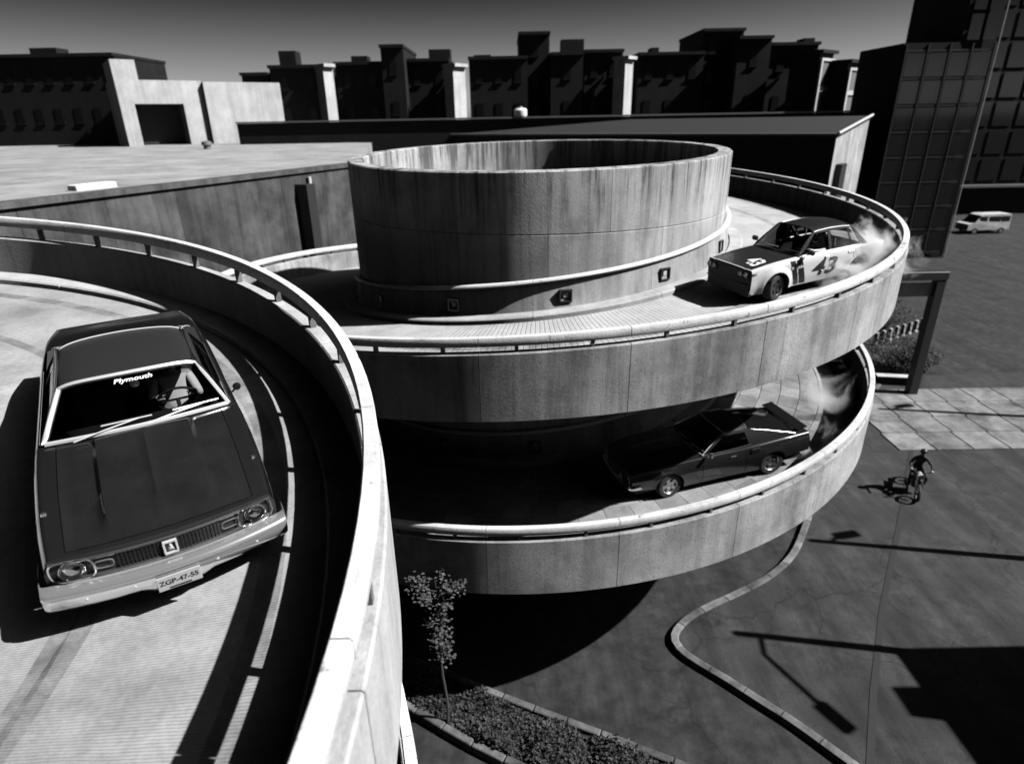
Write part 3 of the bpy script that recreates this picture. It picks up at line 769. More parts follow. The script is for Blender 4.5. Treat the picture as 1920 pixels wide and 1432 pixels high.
# street lamps outside the picture whose shadows cross the pavement
shd = Vector((-math.sin(SUN_AZ), -math.cos(SUN_AZ), 0)) / math.tan(SUN_EL)
def lamp_post(tip, h, head, lab, arm_dir=(-.2, 1, 0)):
    b = Vector((tip[0], tip[1], 0)) - shd * h
    o = empty('street_lamp', (b.x, b.y, 0)); tag(o, lab, 'street lamp', 'street lamps whose shadows cross the pavement')
    MB().lathe([(.22, 0), (.22, .5), (.15, .6), (.13, h * .5), (.10, h), (.001, h + .02)], 14).build('pole', M['mid'], o, True)
    ar = Vector(arm_dir).normalized()
    MB().tube([(0, 0, h - .6), ar * .8 + Vector((0, 0, h - .1)), ar * head + Vector((0, 0, h))], .06, 8).build('arm', M['mid'], o, True)
    e = ar * (head + .3)
    MB().box((e.x, e.y, h), (.34, .85, .16), rz=math.atan2(-ar.x, ar.y), bev=.05).build('lamp_head', M['dark'], o, True)
lamp_post(gpt(1510, 1018), 9.5, 1.0, 'grey street lamp off to the right, the middle of the three', (1, 0.2, 0))
lamp_post(gpt(1368, 1192), 9.0, 2.6, 'grey street lamp off to the right, nearest to the camera', (.55, -1, 0))
lamp_post(gpt(1640, 772), 10.5, 1.0, 'grey street lamp off to the right, farthest from the camera', (1, .2, 0))

# added building, out of the frame at right, put there to shade the near pavement
st2 = empty('shade_building', (18.4, -7.0, 0)); tag(st2, 'added unseen grey building right of the picture, placed to shade the near pavement', 'building')
MB().box((8, 6.5, 6.2), (16, 13, 12.4)).build('wall', M['bldwall'], st2)
MB().add([(-.4, -.2, 12.3), (16, -.2, 12.3), (16, 13.2, 12.3), (-.4, 13.2, 12.3), (1.5, 6.5, 15.2), (16, 6.5, 15.2)], [(0, 1, 5, 4), (3, 4, 5, 2), (0, 4, 3), (1, 2, 5)]).build('roof', M['roofdeck'], st2)
MB().box((8, 15.2, 4.3), (16, 4.3, 8.6)).build('shade_annex', M['bldwall'], st2)
MB().box((1.2, 9.6, 14.2), (.9, .9, 2.6)).build('chimney', M['bldwall'], st2)  # chimney added to break up the edge of the cast shade
MB().box((.9, 15.6, 8.95), (1.0, .8, 1.4)).build('roof_vent', M['bldwall'], st2)  # vent on the added shade building
MB().box((-.03, 8, 1.6), (.1, 3.2, 3.2)).build('door', M['dark'], st2)  # door of the added shade building
for i in range(3): MB().box((-.03, 2.2 + 4.2 * i, 8.5), (.1, 1.8, 1.6)).build('window', M['glassdark'], st2)  # windows of the added shade building

# ------------------------------------------------------------------ cars
def text_mesh(body, size, mat, name, fn, bold=0.0, shear=0.0, parent=None, space=1.0):
    cu = bpy.data.curves.new(name, 'FONT'); cu.body = body; cu.size = size; cu.offset = bold; cu.shear = shear
    cu.align_x = 'CENTER'; cu.align_y = 'CENTER'; cu.space_character = space; cu.resolution_u = 4
    ob = bpy.data.objects.new(name, cu); COL.objects.link(ob)
    dg = bpy.context.evaluated_depsgraph_get(); dg.update()
    me = bpy.data.meshes.new_from_object(ob.evaluated_get(dg))
    bpy.data.objects.remove(ob)
    bm = bmesh.new(); bm.from_mesh(me); bmesh.ops.triangulate(bm, faces=bm.faces)
    for e in range(2): bmesh.ops.subdivide_edges(bm, edges=[x for x in bm.edges if x.calc_length() > size * .22], cuts=1)
    for v in bm.verts: v.co = fn(v.co.x, v.co.y)
    bm.to_mesh(me); bm.free(); me.materials.clear(); me.materials.append(mat); me.name = name
    return inst(name, me, parent)

class Car:
    def __init__(s, sp): s.__dict__.update(sp); s.Wf = pchip(sp['W']); s.Bf = pchip(sp['belt']); s.Cf = pchip(sp['crown'])
    def prof(s, z, x):
        zb = s.Bf(x); sill = s.sill
        t = (z - sill) / max(.05, zb - sill)
        return pchip([(-.6, .90), (0, .945), (.3, .985), (s.crease, 1.0), (s.crease + .12, .985), (1.0, .93)])(t)
    def warp(s, x, y):
        return x + s.bow * (1 - (y / s.Wf(x)) ** 2) * sstep((x - (s.x1 - .55)) / .55) - s.bowr * ((y / .9) ** 2) * sstep((s.x0 + .5 - x) / .5)
    def yside(s, x, z):
        y = s.Wf(x) * s.prof(z, x)
        for xa in (s.xf, s.xr):
            d = math.hypot(x - xa, z - s.wr)
            y += s.flare * sstep(1 - (d - s.ar) / .14) * (1 if d > s.ar - .02 else 1)
        return y
    def zlow(s, x):
        z = s.sill
        if x > s.xf + s.ar: z = s.sillf
        if x < s.xr - s.ar: z = s.sillr
        for xa in (s.xf, s.xr):
            d = abs(x - xa)
            if d < s.ar: z = max(z, s.wr + math.sqrt(s.ar ** 2 - d * d) * s.arch_h)
        return z
    def stations(s, a, b):
        n = max(2, int((b - a) / .07)); xs = {round(a + (b - a) * i / n, 4) for i in range(n + 1)}
        for xa in (s.xf, s.xr):
            for k in range(17):
                x = xa - s.ar * math.cos(PI * k / 16)
                for e in (0,):
                    if a < x < b: xs.add(round(x, 4))
            for x in (xa - s.ar - .002, xa + s.ar + .002):
                if a < x < b: xs.add(round(x, 4))
        return sorted(xs)
    def side_patch(s, mb, a, b, sgn, z_hi=None, rows=9, inset=0.0):
        g = []
        for x in s.stations(a, b):
            z0 = s.zlow(x); z1 = s.Bf(x) - s.round
            r = []
            for i in range(rows + 1):
                z = z0 + (z1 - z0) * i / rows; y = s.yside(x, z)
                r.append((s.warp(x, y), sgn * (y - inset), z))
            g.append(r)
        mb.grid(g, flip=(sgn < 0))
        lip = [[p[0], (p[0][0], p[0][1] - sgn * .06, p[0][2] + .0)] for p in g]
        mb.grid(lip, flip=(sgn > 0))
    def ztop(s, x, y):
        zb = s.Bf(x); y0 = s.yside(x, zb - s.round); t = min(1, abs(y) / y0)
        d = y0 - abs(y)
        z = zb + s.Cf(x) * (1 - t * t)
        if d < s.round:
            q = 1 - d / s.round; z -= s.round * (1 - math.sqrt(max(0, 1 - q * q)))
        return z + s.hood_extra(x, y)
    def top_patch(s, mb, a, b, ya=None, yb=None, n=24):
        """top surface between lateral fractions/abs values ya..yb (None: the edge)"""
        g = []
        for x in s.stations(a, b):
            ye = s.yside(x, s.Bf(x) - s.round)
            lo = -ye if ya is None else ya(x) if callable(ya) else ya
            hi = ye if yb is None else yb(x) if callable(yb) else yb
            r = []
            for i in range(n + 1):
                t = i / n
                if ya is None and yb is None: t = .5 - .5 * math.cos(PI * t)
                elif ya is None: t = 1 - math.cos(PI / 2 * t)
                elif yb is None: t = math.sin(PI / 2 * t)
                y = lo + (hi - lo) * t
                r.append((s.warp(x, y), y, s.ztop(x, y)))
            g.append(r)
        mb.grid(g, flip=True)
    # greenhouse
    def gy(s, x, z):
        t = max(0, min(1.05, (z - s.gzb) / (s.gzr - s.gzb)))
        return s.gyb + (s.gyr - s.gyb) * (t ** 1.15)
    def gpatch(s, mb, p00, p10, p11, p01, sgn, off=0.0, nu=4, nv=6):
        g = []
        for j in range(nv + 1):
            v = j / nv; r = []
            for i in range(nu + 1):
                u = i / nu
                x = (p00[0] * (1 - u) + p10[0] * u) * (1 - v) + (p01[0] * (1 - u) + p11[0] * u) * v
                z = (p00[1] * (1 - u) + p10[1] * u) * (1 - v) + (p01[1] * (1 - u) + p11[1] * u) * v
                r.append((x, sgn * (s.gy(x, z) + off), z))
            g.append(r)
        mb.grid(g)

def make_wheel(car, root, x, y, steer=0.0, rimmat='rim', r=None, w=None, hub=None):
    r = r or car.tr; w = w or car.tw; sg = 1 if y > 0 else -1
    wh = inst('wheel', MB().lathe([(r * .22, -w * .1), (r * .22, w * .3), (.01, w * .3)], 14, 'Y').mesh('wheel', M['dark'], True), root, (x, y, r), (0, 0, steer + (0 if sg > 0 else PI)))
    MB().lathe([(r * .62, -w / 2), (r * .9, -w / 2), (r * .985, -w * .4), (r, -w * .2), (r, w * .2), (r * .985, w * .4), (r * .9, w / 2), (r * .66, w * .48), (r * .62, w * .42)], 36, 'Y').build('tyre', M['tyre'], wh, True)
    rm = MB().lathe([(r * .64, w * .44), (r * .62, w * .46), (r * .58, w * .40), (r * .55, w * .15), (r * .30, w * .18), (r * .24, w * .30), (.01, w * .32)], 30, 'Y')
    for k in range(5):
        a = 2 * PI * k / 5; ca, sa = math.cos(a), math.sin(a)
        P = []
        for (rr, hw, d) in ((r * .2, .05, .36), (r * .57, .035, .36)):
            for sd in (-1, 1):
                for dd in (.22, d):
                    P.append((ca * rr - sa * hw * sd, w * dd, sa * rr + ca * hw * sd))
        rm.add(P, [(0, 1, 3, 2), (4, 6, 7, 5), (0, 4, 5, 1), (2, 3, 7, 6), (1, 5, 7, 3), (0, 2, 6, 4)])
    rm.build('rim', M[rimmat], wh, True)
    return wh

def build_car(sp, name, label, mat_side, mat_hood, mat_roof, mtx, scale=1.0):
    c = Car(sp); root = empty(name); root.matrix_world = mtx @ Matrix.Scale(scale, 4)
    tag(root, label, 'car')
    g = .006
    # fenders, doors, quarters
    xs = [c.x1] + c.cuts + [c.x0]
    for sgn in (1, -1):
        for i in range(len(xs) - 1):
            b, a = xs[i], xs[i + 1]
            mb = MB(); c.side_patch(mb, a + (g if i < len(xs) - 2 else 0), b - (g if i > 0 else 0), sgn)
            nm = c.cutnames[i]
            mb.build(nm, mat_side, root, True)
    # hood, fender tops, cowl, deck
    hy = c.hood_y
    mb = MB(); c.top_patch(mb, c.cowl + .01, c.x1 - c.hood_front, lambda x: -hy(x) + g, lambda x: hy(x) - g, 36); mb.build('hood', mat_hood, root, True)
    mb = MB()
    c.top_patch(mb, c.cowl + .01, c.x1, None, lambda x: -hy(x), 10); c.top_patch(mb, c.cowl + .01, c.x1, hy, None, 10)
    c.top_patch(mb, c.x1 - c.hood_front + g, c.x1, lambda x: -hy(x), lambda x: hy(x), 16)
    mb.build('fender_top', c.fender_top_mat or mat_side, root, True)
    mb = MB(); c.top_patch(mb, c.gb[0] - .02, c.cowl + .002, None, None, 24); mb.build('cowl', c.cowl_mat or mat_hood, root, True)
    mb = MB(); c.top_patch(mb, c.x0, c.gd[0] + .04, None, None, 24); mb.build('trunk_lid', c.trunk_mat or mat_side, root, True)
    mb = MB()
    for sgn in (1, -1):                         # narrow shoulders beside the cabin
        gr = []
        for x in c.stations(c.gd[0] + .03, c.gb[0] - .01):
            y1 = c.yside(x, c.Bf(x) - c.round); r = []
            for i in range(7):
                y = c.gyb - .03 + (y1 - c.gyb + .03) * i / 6
                r.append((x, sgn * y, c.ztop(x, y) - (0 if i else 0)))
            gr.append(r)
        mb.grid(gr, flip=(sgn > 0))
    mb.build('shoulder', mat_side, root, True)
    # noses
    for (x, zlo, nm, mt) in ((c.x1, c.sillf, 'front_panel', c.front_mat or mat_side), (c.x0, c.sillr, 'tail_panel', c.tail_mat or mat_side)):
        gr = []; ye = c.yside(x, c.Bf(x) - c.round)
        for i in range(21):
            t = math.sin((i / 20 - .5) * PI); yt = ye * t; zt = c.ztop(x, yt); r = []
            for j in range(9):
                z = zlo + (zt - zlo) * j / 8; yy = c.yside(x, min(z, c.Bf(x) - c.round)) * t
                bulge = c.nose * math.sin(PI * j / 8) * (1 if x > 0 else -1) * .6
                r.append((c.warp(x, yy) + bulge, yy, z))
            gr.append(r)
        MB().grid(gr, flip=(x < 0)).build(nm, mt, root, True)
    # floor and wheel houses, closed and dark
    mb = MB(); zf = c.sill + .05
    for sgn in (1, -1): c.side_patch(mb, c.x0 + .1, c.x1 - .1, sgn, inset=.035)
    lr = []
    for x in c.stations(c.cowl - .1, c.x1 - .06): lr.append([(c.warp(x, y), y, c.ztop(x, y) - .03) for y in [-.74 + 1.48 * i / 12 for i in range(13)]])
    mb.grid(lr)
    mb.box(((c.x0 + c.x1) / 2, 0, zf), (c.x1 - c.x0 - .2, c.Wf(0) * 2 * .86, .05))
    mb.box(((c.gb[0] + c.gd[0]) / 2, 0, zf + .1), (abs(c.gb[0] - c.gd[0]) + .3, c.Wf(0) * 2 * .80, .1))
    for xa in (c.xf, c.xr):
        for sgn in (1, -1): mb.box((xa, sgn * (c.Wf(xa) - .36), c.wr + .12), (c.ar * 2 + .05, .06, .62))
        mb.box((xa, 0, c.wr), (.12, c.Wf(xa) * 1.7, .1))
    mb.box((c.gb[0] + .16, 0, c.Bf(c.gb[0]) - .36), (.04, c.Wf(0) * 1.78, .62))
    mb.box((c.xr + .3, 0, c.Bf(c.xr) - .33), (.04, c.Wf(0) * 1.78, .5))
    mb.build('floor', M['black'], root)
    # cabin
    (xa, za), (xb, zb), (xc, zc), (xd, zd) = c.gb, c.gt, c.gr, c.gd
    def roofz(x):
        t = (x - xc) / (xb - xc); return zc + (zb - zc) * t + c.roof_crown * 4 * t * (1 - t)
    gr = []
    for i in range(15):
        x = xc + (xb - xc) * i / 14; r = []
        for j in range(19):
            q = math.sin((j / 18 - .5) * PI); y = c.gyr * q
            xx = x + c.wbow * .45 * (1 - q * q) * (i / 14) - .05 * (1 - q * q) * (1 - i / 14) - .02 * q * q * (i / 14)
            r.append((xx, y, roofz(x) + .035 * (1 - q * q) - .035 * q ** 8))
        gr.append(r)
    MB().grid(gr, flip=True).build('roof', mat_roof, root, True)
    front_top, rear_top = gr[-1], gr[0]
    def screen(top, xbase, zfn, yb, bow, nm, tmat, tr, gm=None):
        n = len(top); base = []
        for j in range(n):
            q = math.sin((j / (n - 1) - .5) * PI); base.append((xbase + bow * (1 - q * q), yb * q, zfn(xbase, yb * q) + .012))
        rows = []
        for k in range(9):
            t = k / 8; rows.append([tuple(Vector(base[j]).lerp(Vector(top[j]), t) + Vector((.02 * math.copysign(1, bow) * math.sin(PI * t), 0, .012 * math.sin(PI * t)))) for j in range(n)])
        o = MB().grid(rows).build(nm, gm or M['glass'], root, True)
        ring = rows[0] + [r[-1] for r in rows[1:-1]] + rows[-1][::-1] + [r[0] for r in rows[1:-1]][::-1]
        MB().tube([Vector(p) + Vector((.006 * math.copysign(1, bow), 0, .008)) for p in ring], tr, 6, closed=True).build('window_trim', tmat, o, True)
        return o, rows
    wsh, wrows = screen(front_top, xa, c.ztop, c.gyb - .015, c.wbow, 'windshield', c.trim_mat, c.trim_r)
    screen(rear_top, xd, c.ztop, c.gyb - .05, -c.wbow * .6, 'rear_window', c.trim_mat, c.trim_r * .4, c.__dict__.get('rear_glass'))
    # side glass, pillars
    for sgn in (1, -1):
        mb = MB()
        def eline(p, q, w, n=5):     # pillar bar along a line in the side plane
            d = Vector((q[0] - p[0], q[1] - p[1])).normalized(); nn = Vector((-d.y, d.x)) * (w / 2)
            c.gpatch(mb, (p[0] - nn.x, p[1] - nn.y), (p[0] + nn.x, p[1] + nn.y), (q[0] + nn.x, q[1] + nn.y), (q[0] - nn.x, q[1] - nn.y), sgn, .004, 2, n)
            c.gpatch(mb, (p[0] - nn.x, p[1] - nn.y), (p[0] + nn.x, p[1] + nn.y), (q[0] + nn.x, q[1] + nn.y), (q[0] - nn.x, q[1] - nn.y), sgn, -.03, 2, n)
        bz = za + .0
        eline((xa, za - .03), (xb - .02, zb - .02), c.apil)
        eline((xb + .01, zb - .035), (xc - .01, zc - .035), .06, 3)
        for (p, q, w) in c.pillars: eline(p, q, w)
        for quad in c.sails: c.gpatch(mb, *quad, sgn, .003, 4, 8)
        mb.build('pillar', c.pillar_mat or mat_roof, root, True)
        for quad in c.windows:
            if quad.get('open') and sgn > 0: continue
            mb = MB(); c.gpatch(mb, *quad['q'], sgn, -.012); mb.build('side_window', M['glass'], root, True)
        ln = [(x, sgn * (c.gy(x, c.ztop(x, c.gyb)) + .012), c.ztop(x, c.gyb) + .015) for x in [c.beltl[0] + (c.beltl[1] - c.beltl[0]) * i / 14 for i in range(15)]]
        MB().tube(ln, .012, 6).build('belt_trim', c.belt_mat, root, True)
        ln = [(x, sgn * (c.gy(x, roofz(x)) + .014), roofz(x) - .03) for x in [xb + (xc - xb) * i / 10 for i in range(11)]]
        MB().tube(ln, .011, 6).build('drip_rail', c.belt_mat, root, True)
    # interior
    mb = MB(); dz = za - .12
    mb.box((xa - .22, 0, dz - .08), (.34, c.gyb * 1.9, .2), bev=.05); mb.build('dashboard', M['seat'], root, True)
    for sy in (.36, -.36):
        mb = MB(); mb.box((xb - .33, sy, .34), (.5, .48, .16), bev=.05); mb.box((xb - .62, sy, .66), (.16, .46, .6), bev=.06); mb.build('seat', M['seat'], root, True)
    sw = MB(); ctr = Vector((xa - .46, .36, dz + .05)); ax = Vector((-.85, 0, .45)).normalized(); u = Vector((0, 1, 0)); v = ax.cross(u)
    sw.tube([ctr + (u * math.cos(t) + v * math.sin(t)) * .19 for t in [2 * PI * k / 20 for k in range(20)]], .014, 6, closed=True)
    sw.tube([ctr - u * .19, ctr, ctr + u * .19], .012, 6); sw.tube([ctr, ctr - ax * .3], .02, 6)
    sw.build('steering_wheel', M['black'], root, True)
    # wheels
    for (x, t, st) in ((c.xf, c.track, c.steer), (c.xr, c.track, 0)):
        for sgn in (1, -1): make_wheel(c, root, x, sgn * t, st, c.rim)
    # wipers
    for y0, y1 in ((.05, .58), (-.55, -.02)):
        p0 = Vector((xa + c.wbow * .9 + .03, y0, c.ztop(xa, y0) + .03))
        def onglass(y, t):
            j = min(range(len(wrows[0])), key=lambda k: abs(wrows[0][k][1] - y)); r = wrows[int(t * 8)][j]; return Vector((r[0] + .02, y, r[2] + .02))
        p1 = onglass(y1, .15)
        MB().tube([p0, (p0 + p1) / 2 + Vector((.01, 0, .01)), p1], .008, 5).tube([onglass(y1 - .3, .13), onglass(y1 + .12, .17)], .009, 5).build('wiper', M['trim'], root, True)
    return c, root, wrows

def lamp(root, x, y, z, r, name='headlight', bez=None, tilt=0):
    o = MB().lathe([(r, .02), (r * .9, .004), (r * .65, -.012), (r * .3, -.02), (.005, -.022)], 24, 'X').build(name, M['lens'], root, True, (x + .03, y, z))
    MB().lathe([(r, .02), (r * .8, .034), (r * .4, .043), (.005, .046)], 24, 'X').build('lens', M['glass'], o, True)
    MB().tube([(.0, r * 1.03 * math.cos(t), r * 1.03 * math.sin(t)) for t in [2 * PI * k / 20 for k in range(20)]], r * .07, 6, closed=True).build('bezel', bez or M['chrome'], o, True)
    return o

# ---- the big dark coupe on the near ramp
def hood_ply(x, y):
    a = abs(y); f = sstep((2.12 - x) / .10) * sstep((x - .92) / .15)
    e = .055 * sstep((.43 - a) / .05) * f
    e += .016 * sstep((.05 - abs(a)) / .05) * sstep((2.2 - x) / .1) * sstep((x - .95) / .2)
    e -= .006 * math.exp(-((a - .62) / .03) ** 2) * sstep((x - .95) / .2)
    return e
ply = dict(W=[(-2.5, .80), (-2.0, .88), (-1, .905), (1, .905), (1.8, .885), (2.25, .85)],
  belt=[(-2.5, .82), (-1.8, .89), (-.8, .91), (.7, .91), (1.5, .85), (2.0, .775), (2.25, .72)],
  crown=[(-2.5, .03), (-1.6, .05), (.6, .05), (1.6, .05), (2.25, .02)],
  x0=-2.5, x1=2.25, xf=1.37, xr=-1.37, wr=.33, ar=.375, arch_h=.95, flare=.0, sill=.25, sillf=.42, sillr=.36, crease=.72, round=.05,
  bow=.13, bowr=.08, nose=.02, hood_front=.05, cowl=.86, hood_y=lambda x: .70 - .02 * sstep((x - 1.4)), hood_extra=hood_ply,
  cuts=[.90, -.42], cutnames=['front_fender', 'door', 'rear_fender'],
  gb=(.82, .945), gt=(.34, 1.255), gr=(-.74, 1.25), gd=(-1.56, .945), gzb=.91, gzr=1.28, gyb=.80, gyr=.60, wbow=.13, roof_crown=.025,
  apil=.06, pillars=[((-.46, .9), (-.48, 1.235), .03)], sails=[((-1.59, .90), (-.92, .91), (-.68, 1.225), (-.76, 1.235))],
  windows=[dict(q=((.78, .91), (-.44, .91), (-.46, 1.225), (.33, 1.225))), dict(q=((-.48, .91), (-.92, .91), (-.69, 1.215), (-.50, 1.225)))],
  beltl=(.8, -.9), trim_r=.022, tr=.33, tw=.2, track=.75, steer=-.10, rim='rim',
  trim_mat=M['trim'], belt_mat=M['chrome'], pillar_mat=None, front_mat=M['black'], tail_mat=None, trunk_mat=None, cowl_mat=None, fender_top_mat=None)
hx, hy_ = .532, -.847
PLY_POS = (-4.187, 6.351)
mP = left.frame(PLY_POS[0], PLY_POS[1], hx, hy_, .3 * PI)
cP, rP, wrP = build_car(ply, 'coupe', 'large dark coupe with chrome bumper driving down the near ramp', M['mustard'], M['hoodpaint'], M['roofvinyl'], mP, 1.03)
def fx(y, base=2.25): return cP.warp(base, y)
# grille across the nose
gm_ = MB()
rows = []
for z in (.525, .705):
    rows.append([(fx(y) + .012, y, z) for y in [-.80 + 1.6 * i / 24 for i in range(25)]])
gm_.grid(rows); gback = gm_.build('grille', M['black'], rP)
for i in range(27):
    y = -.36 + .72 * i / 26
    MB().box((fx(y) + .026, y, .618), (.012, .004, .14)).build('grille_bar', M['rimdark'], gback)
for k in range(8):
    z = .552 + .019 * k
    MB().tube([(fx(y) + .024, y, z) for y in [-.37 + .74 * i / 12 for i in range(13)]], .0032, 4).build('grille_bar', M['rimdark'], gback)
for z in (.70, .535):
    MB().tube([(fx(y) + .03, y, z) for y in [-.80 + 1.6 * i / 24 for i in range(25)]], .012, 6).build('grille_trim', M['chrome'], gback, True)
em = MB()
for (cy, cz, sy, sz) in ((0, .055, .1, .016), (0, -.055, .1, .016), (-.045, 0, .014, .1), (.045, 0, .014, .1)): em.box((fx(0) + .05, cy, .622 + cz), (.02, sy, sz))
emo = em.build('emblem', M['trim'], gback)
MB().box((fx(0) + .042, 0, .622), (.008, .078, .098)).build('emblem_field', M['black'], emo)
MB().add([(fx(0) + .05, -.022, .592), (fx(0) + .05, .022, .592), (fx(0) + .05, .006, .657), (fx(0) + .05, -.006, .657), (fx(0) + .056, -.01, .602), (fx(0) + .056, .01, .602), (fx(0) + .056, .003, .642), (fx(0) + .056, -.003, .642)],
         [(0, 1, 5, 4), (1, 2, 6, 5), (2, 3, 7, 6), (3, 0, 4, 7), (4, 5, 6, 7)]).build('emblem_mark', M['dim_white'], emo)
for sgn in (1, -1):
    y0 = sgn * .665
    lamp(rP, fx(y0) + .005, y0, .618, .080)
    sq = []
    for t in range(32):
        a = 2 * PI * t / 32; ca, sa = math.cos(a), math.sin(a); k = (abs(ca) ** 3.2 + abs(sa) ** 3.2) ** (-1 / 3.2)
        yy = y0 + .145 * k * ca; sq.append((fx(yy) + .04, yy, .618 + .10 * k * sa))
    MB().tube(sq, .007, 6, closed=True).build('headlight_surround', M['chrome'], rP, True)
    sq = []
    for t in range(28):
        a = 2 * PI * t / 28; ca, sa = math.cos(a), math.sin(a); k = (abs(ca) ** 4 + abs(sa) ** 4) ** -.25
        yy = sgn * .455 + .062 * k * ca; sq.append((fx(yy) + .03, yy, .618 + .034 * k * sa))
    MB().tube(sq, .004, 5, closed=True).build('parking_lamp', M['mid'], rP, True)
    MB().lathe([(.001, .02), (.018, .018), (.024, 0)], 10, c=(1.78, sgn * .80, cP.ztop(1.78, .80) - .002)).build('fender_marker', M['chrome'], rP, True)
    # door mirror
    mm = MB().tube([(.60, sgn * .84, .92), (.60, sgn * .90, .96)], .010, 6)
    mm.lathe([(.001, .03), (.03, .026), (.042, 0), (.042, -.012), (.001, -.014)], 14, 'X', (.60, sgn * .92, .985))
    if sgn > 0: mm.build('door_mirror', M['mustard'], rP, True)
# bumper: swept chrome blade
bp = []
for i in range(33):
    t = -1 + 2 * i / 32; y = .915 * math.sin(t * PI / 2) if abs(t) < 1 else .915 * t
    wrap = -.34 * max(0, (abs(t) - .86) / .14) ** 1.6
    dip = -.035 * sstep((.24 - abs(y)) / .06)
    x = fx(y * .93) + .06 + wrap
    bp.append([(x - .03, y, .515), (x + .03, y, .517), (x + .065, y, .508), (x + .085, y, .49), (x + .092, y, .468), (x + .08, y, .452), (x + .085, y, .435), (x + .088, y, .41 + dip * .4), (x + .078, y, .37 + dip * .7), (x + .05, y, .325 + dip), (x - .01, y, .30 + dip)])
MB().grid(bp, flip=True).build('front_bumper', M['bumper'], rP, True)
for y in (-.62, -.30, .30, .62): MB().lathe([(.001, .012), (.012, .008), (.016, 0)], 10, 'X', (fx(y * .93) + .14, y, .415)).build('bumper_bolt', M['trim'], rP, True)
pl = MB().box((fx(0) + .165, 0, .375), (.012, .32, .135), bev=.003).build('license_plate', M['plate'], rP)
text_mesh('ZGP-47-55', .063, M['ink'], 'plate_text', lambda a, b: Vector((fx(0) + .1735, a, .382 + b)), bold=.0015, parent=pl)
MB().box((fx(0) + .172, 0, .326), (.004, .16, .012)).build('plate_strip', M['ink'], pl)
# lower valance
vr = []
for i in range(21):
    y = -.80 + 1.6 * i / 20; vr.append([(fx(y) + .03, y, .33), (fx(y) - .02, y, .24), (fx(y) - .12, y, .20)])
MB().grid(vr, flip=True).build('valance', M['mustard'], rP, True)
# sun strip lettering at the top of the windshield, fresh-air grille on the cowl
def wpt(rows, u, v, off):
    n = len(rows[0]); j = min(range(n), key=lambda k: abs(rows[4][k][1] - u)); a = rows[int(max(0, min(7.99, v * 8)))][j]; b = rows[int(max(0, min(7.99, v * 8))) + 1][j]; f = v * 8 - int(max(0, min(7.99, v * 8)))
    p = Vector(a).lerp(Vector(b), f); return Vector((p.x + off, u, p.z + off))
text_mesh('Plymouth', .088, M['white'], 'windshield_text', lambda a, b: wpt(wrP, a + .02, .86 + b * 1.3, .014), bold=.002, shear=.2, parent=rP)
for i in range(30):
    y = -.33 + .66 * i / 29
    MB().box((.915, y, cP.ztop(.93, y) + .004), (.06, .006, .006)).build('cowl_vent', M['black'], rP)
MB().lathe([(.001, -.012), (.04, -.01), (.045, 0), (.001, .01)], 12, 'X', (.36, .02, 1.15)).build('interior_mirror', M['chrome'], rP, True)

# ---- the white and black race saloon
def hood_dat(x, y): return -.008 * math.exp(-((abs(y) - .5) / .03) ** 2) * sstep((x - .6) / .2)
dat = dict(W=[(-2.05, .69), (-1.5, .765), (-.5, .78), (1.2, .775), (1.87, .735)],
  belt=[(-2.05, .84), (-1.0, .875), (.5, .875), (1.2, .85), (1.87, .785)],
  crown=[(-2.05, .02), (.5, .03), (1.87, .02)],
  x0=-2.05, x1=1.87, xf=1.21, xr=-1.21, wr=.30, ar=.36, arch_h=1.0, flare=.05, sill=.24, sillf=.22, sillr=.30, crease=.8, round=.035,
  bow=.03, bowr=.02, nose=.02, hood_front=.03, cowl=.60, hood_y=lambda x: .66, hood_extra=hood_dat,
  cuts=[.60, -.30, -1.0], cutnames=['front_fender', 'front_door', 'rear_door', 'rear_fender'],
  gb=(.57, .905), gt=(.06, 1.365), gr=(-1.0, 1.35), gd=(-1.46, .90), gzb=.875, gzr=1.37, gyb=.70, gyr=.53, wbow=.09, roof_crown=.03,
  apil=.05, pillars=[((-.36, .88), (-.38, 1.34), .06), ((-1.02, .88), (-.92, 1.33), .03)], sails=[((-1.50, .87), (-1.24, .88), (-1.0, 1.33), (-1.04, 1.335))],
  windows=[dict(q=((.52, .88), (-.33, .88), (-.35, 1.33), (.04, 1.33)), open=True), dict(q=((-.39, .88), (-1.0, .88), (-.91, 1.32), (-.41, 1.33))), dict(q=((-1.03, .88), (-1.24, .88), (-1.0, 1.31), (-.94, 1.32)))],
  beltl=(.5, -1.3), trim_r=.012, tr=.295, tw=.2, track=.70, steer=.30, rim='rimdark',
  trim_mat=M['black'], belt_mat=M['trim'], pillar_mat=None, front_mat=M['black'], tail_mat=None, trunk_mat=None, cowl_mat=None, fender_top_mat=None)
dh = Vector((-.93, -.37)).normalized(); DAT_POS = (6.78, 14.72)
mD = main.frame(DAT_POS[0], DAT_POS[1], dh.x, dh.y, .78 * PI)
cD, rD, wrD = build_car(dat, 'race_saloon', 'white boxy race saloon with black hood and roof drifting on the upper deck', M['racewhite'], M['raceblack'], M['raceblack'], mD)
gb_ = MB().box((1.895, 0, .665), (.04, 1.34, .19), bev=.01).build('grille', M['black'], rD)
for k in range(4): MB().box((1.918, 0, .60 + .042 * k), (.008, .8, .006)).build('grille_bar', M['mid'], gb_)
for y in (.60, .44, -.44, -.60): lamp(rD, 1.915, y, .665, .068, bez=M['dark'])
MB().box((1.86, 0, .33), (.12, 1.40, .30), bev=.04).build('front_air_dam', M['black'], rD, True)
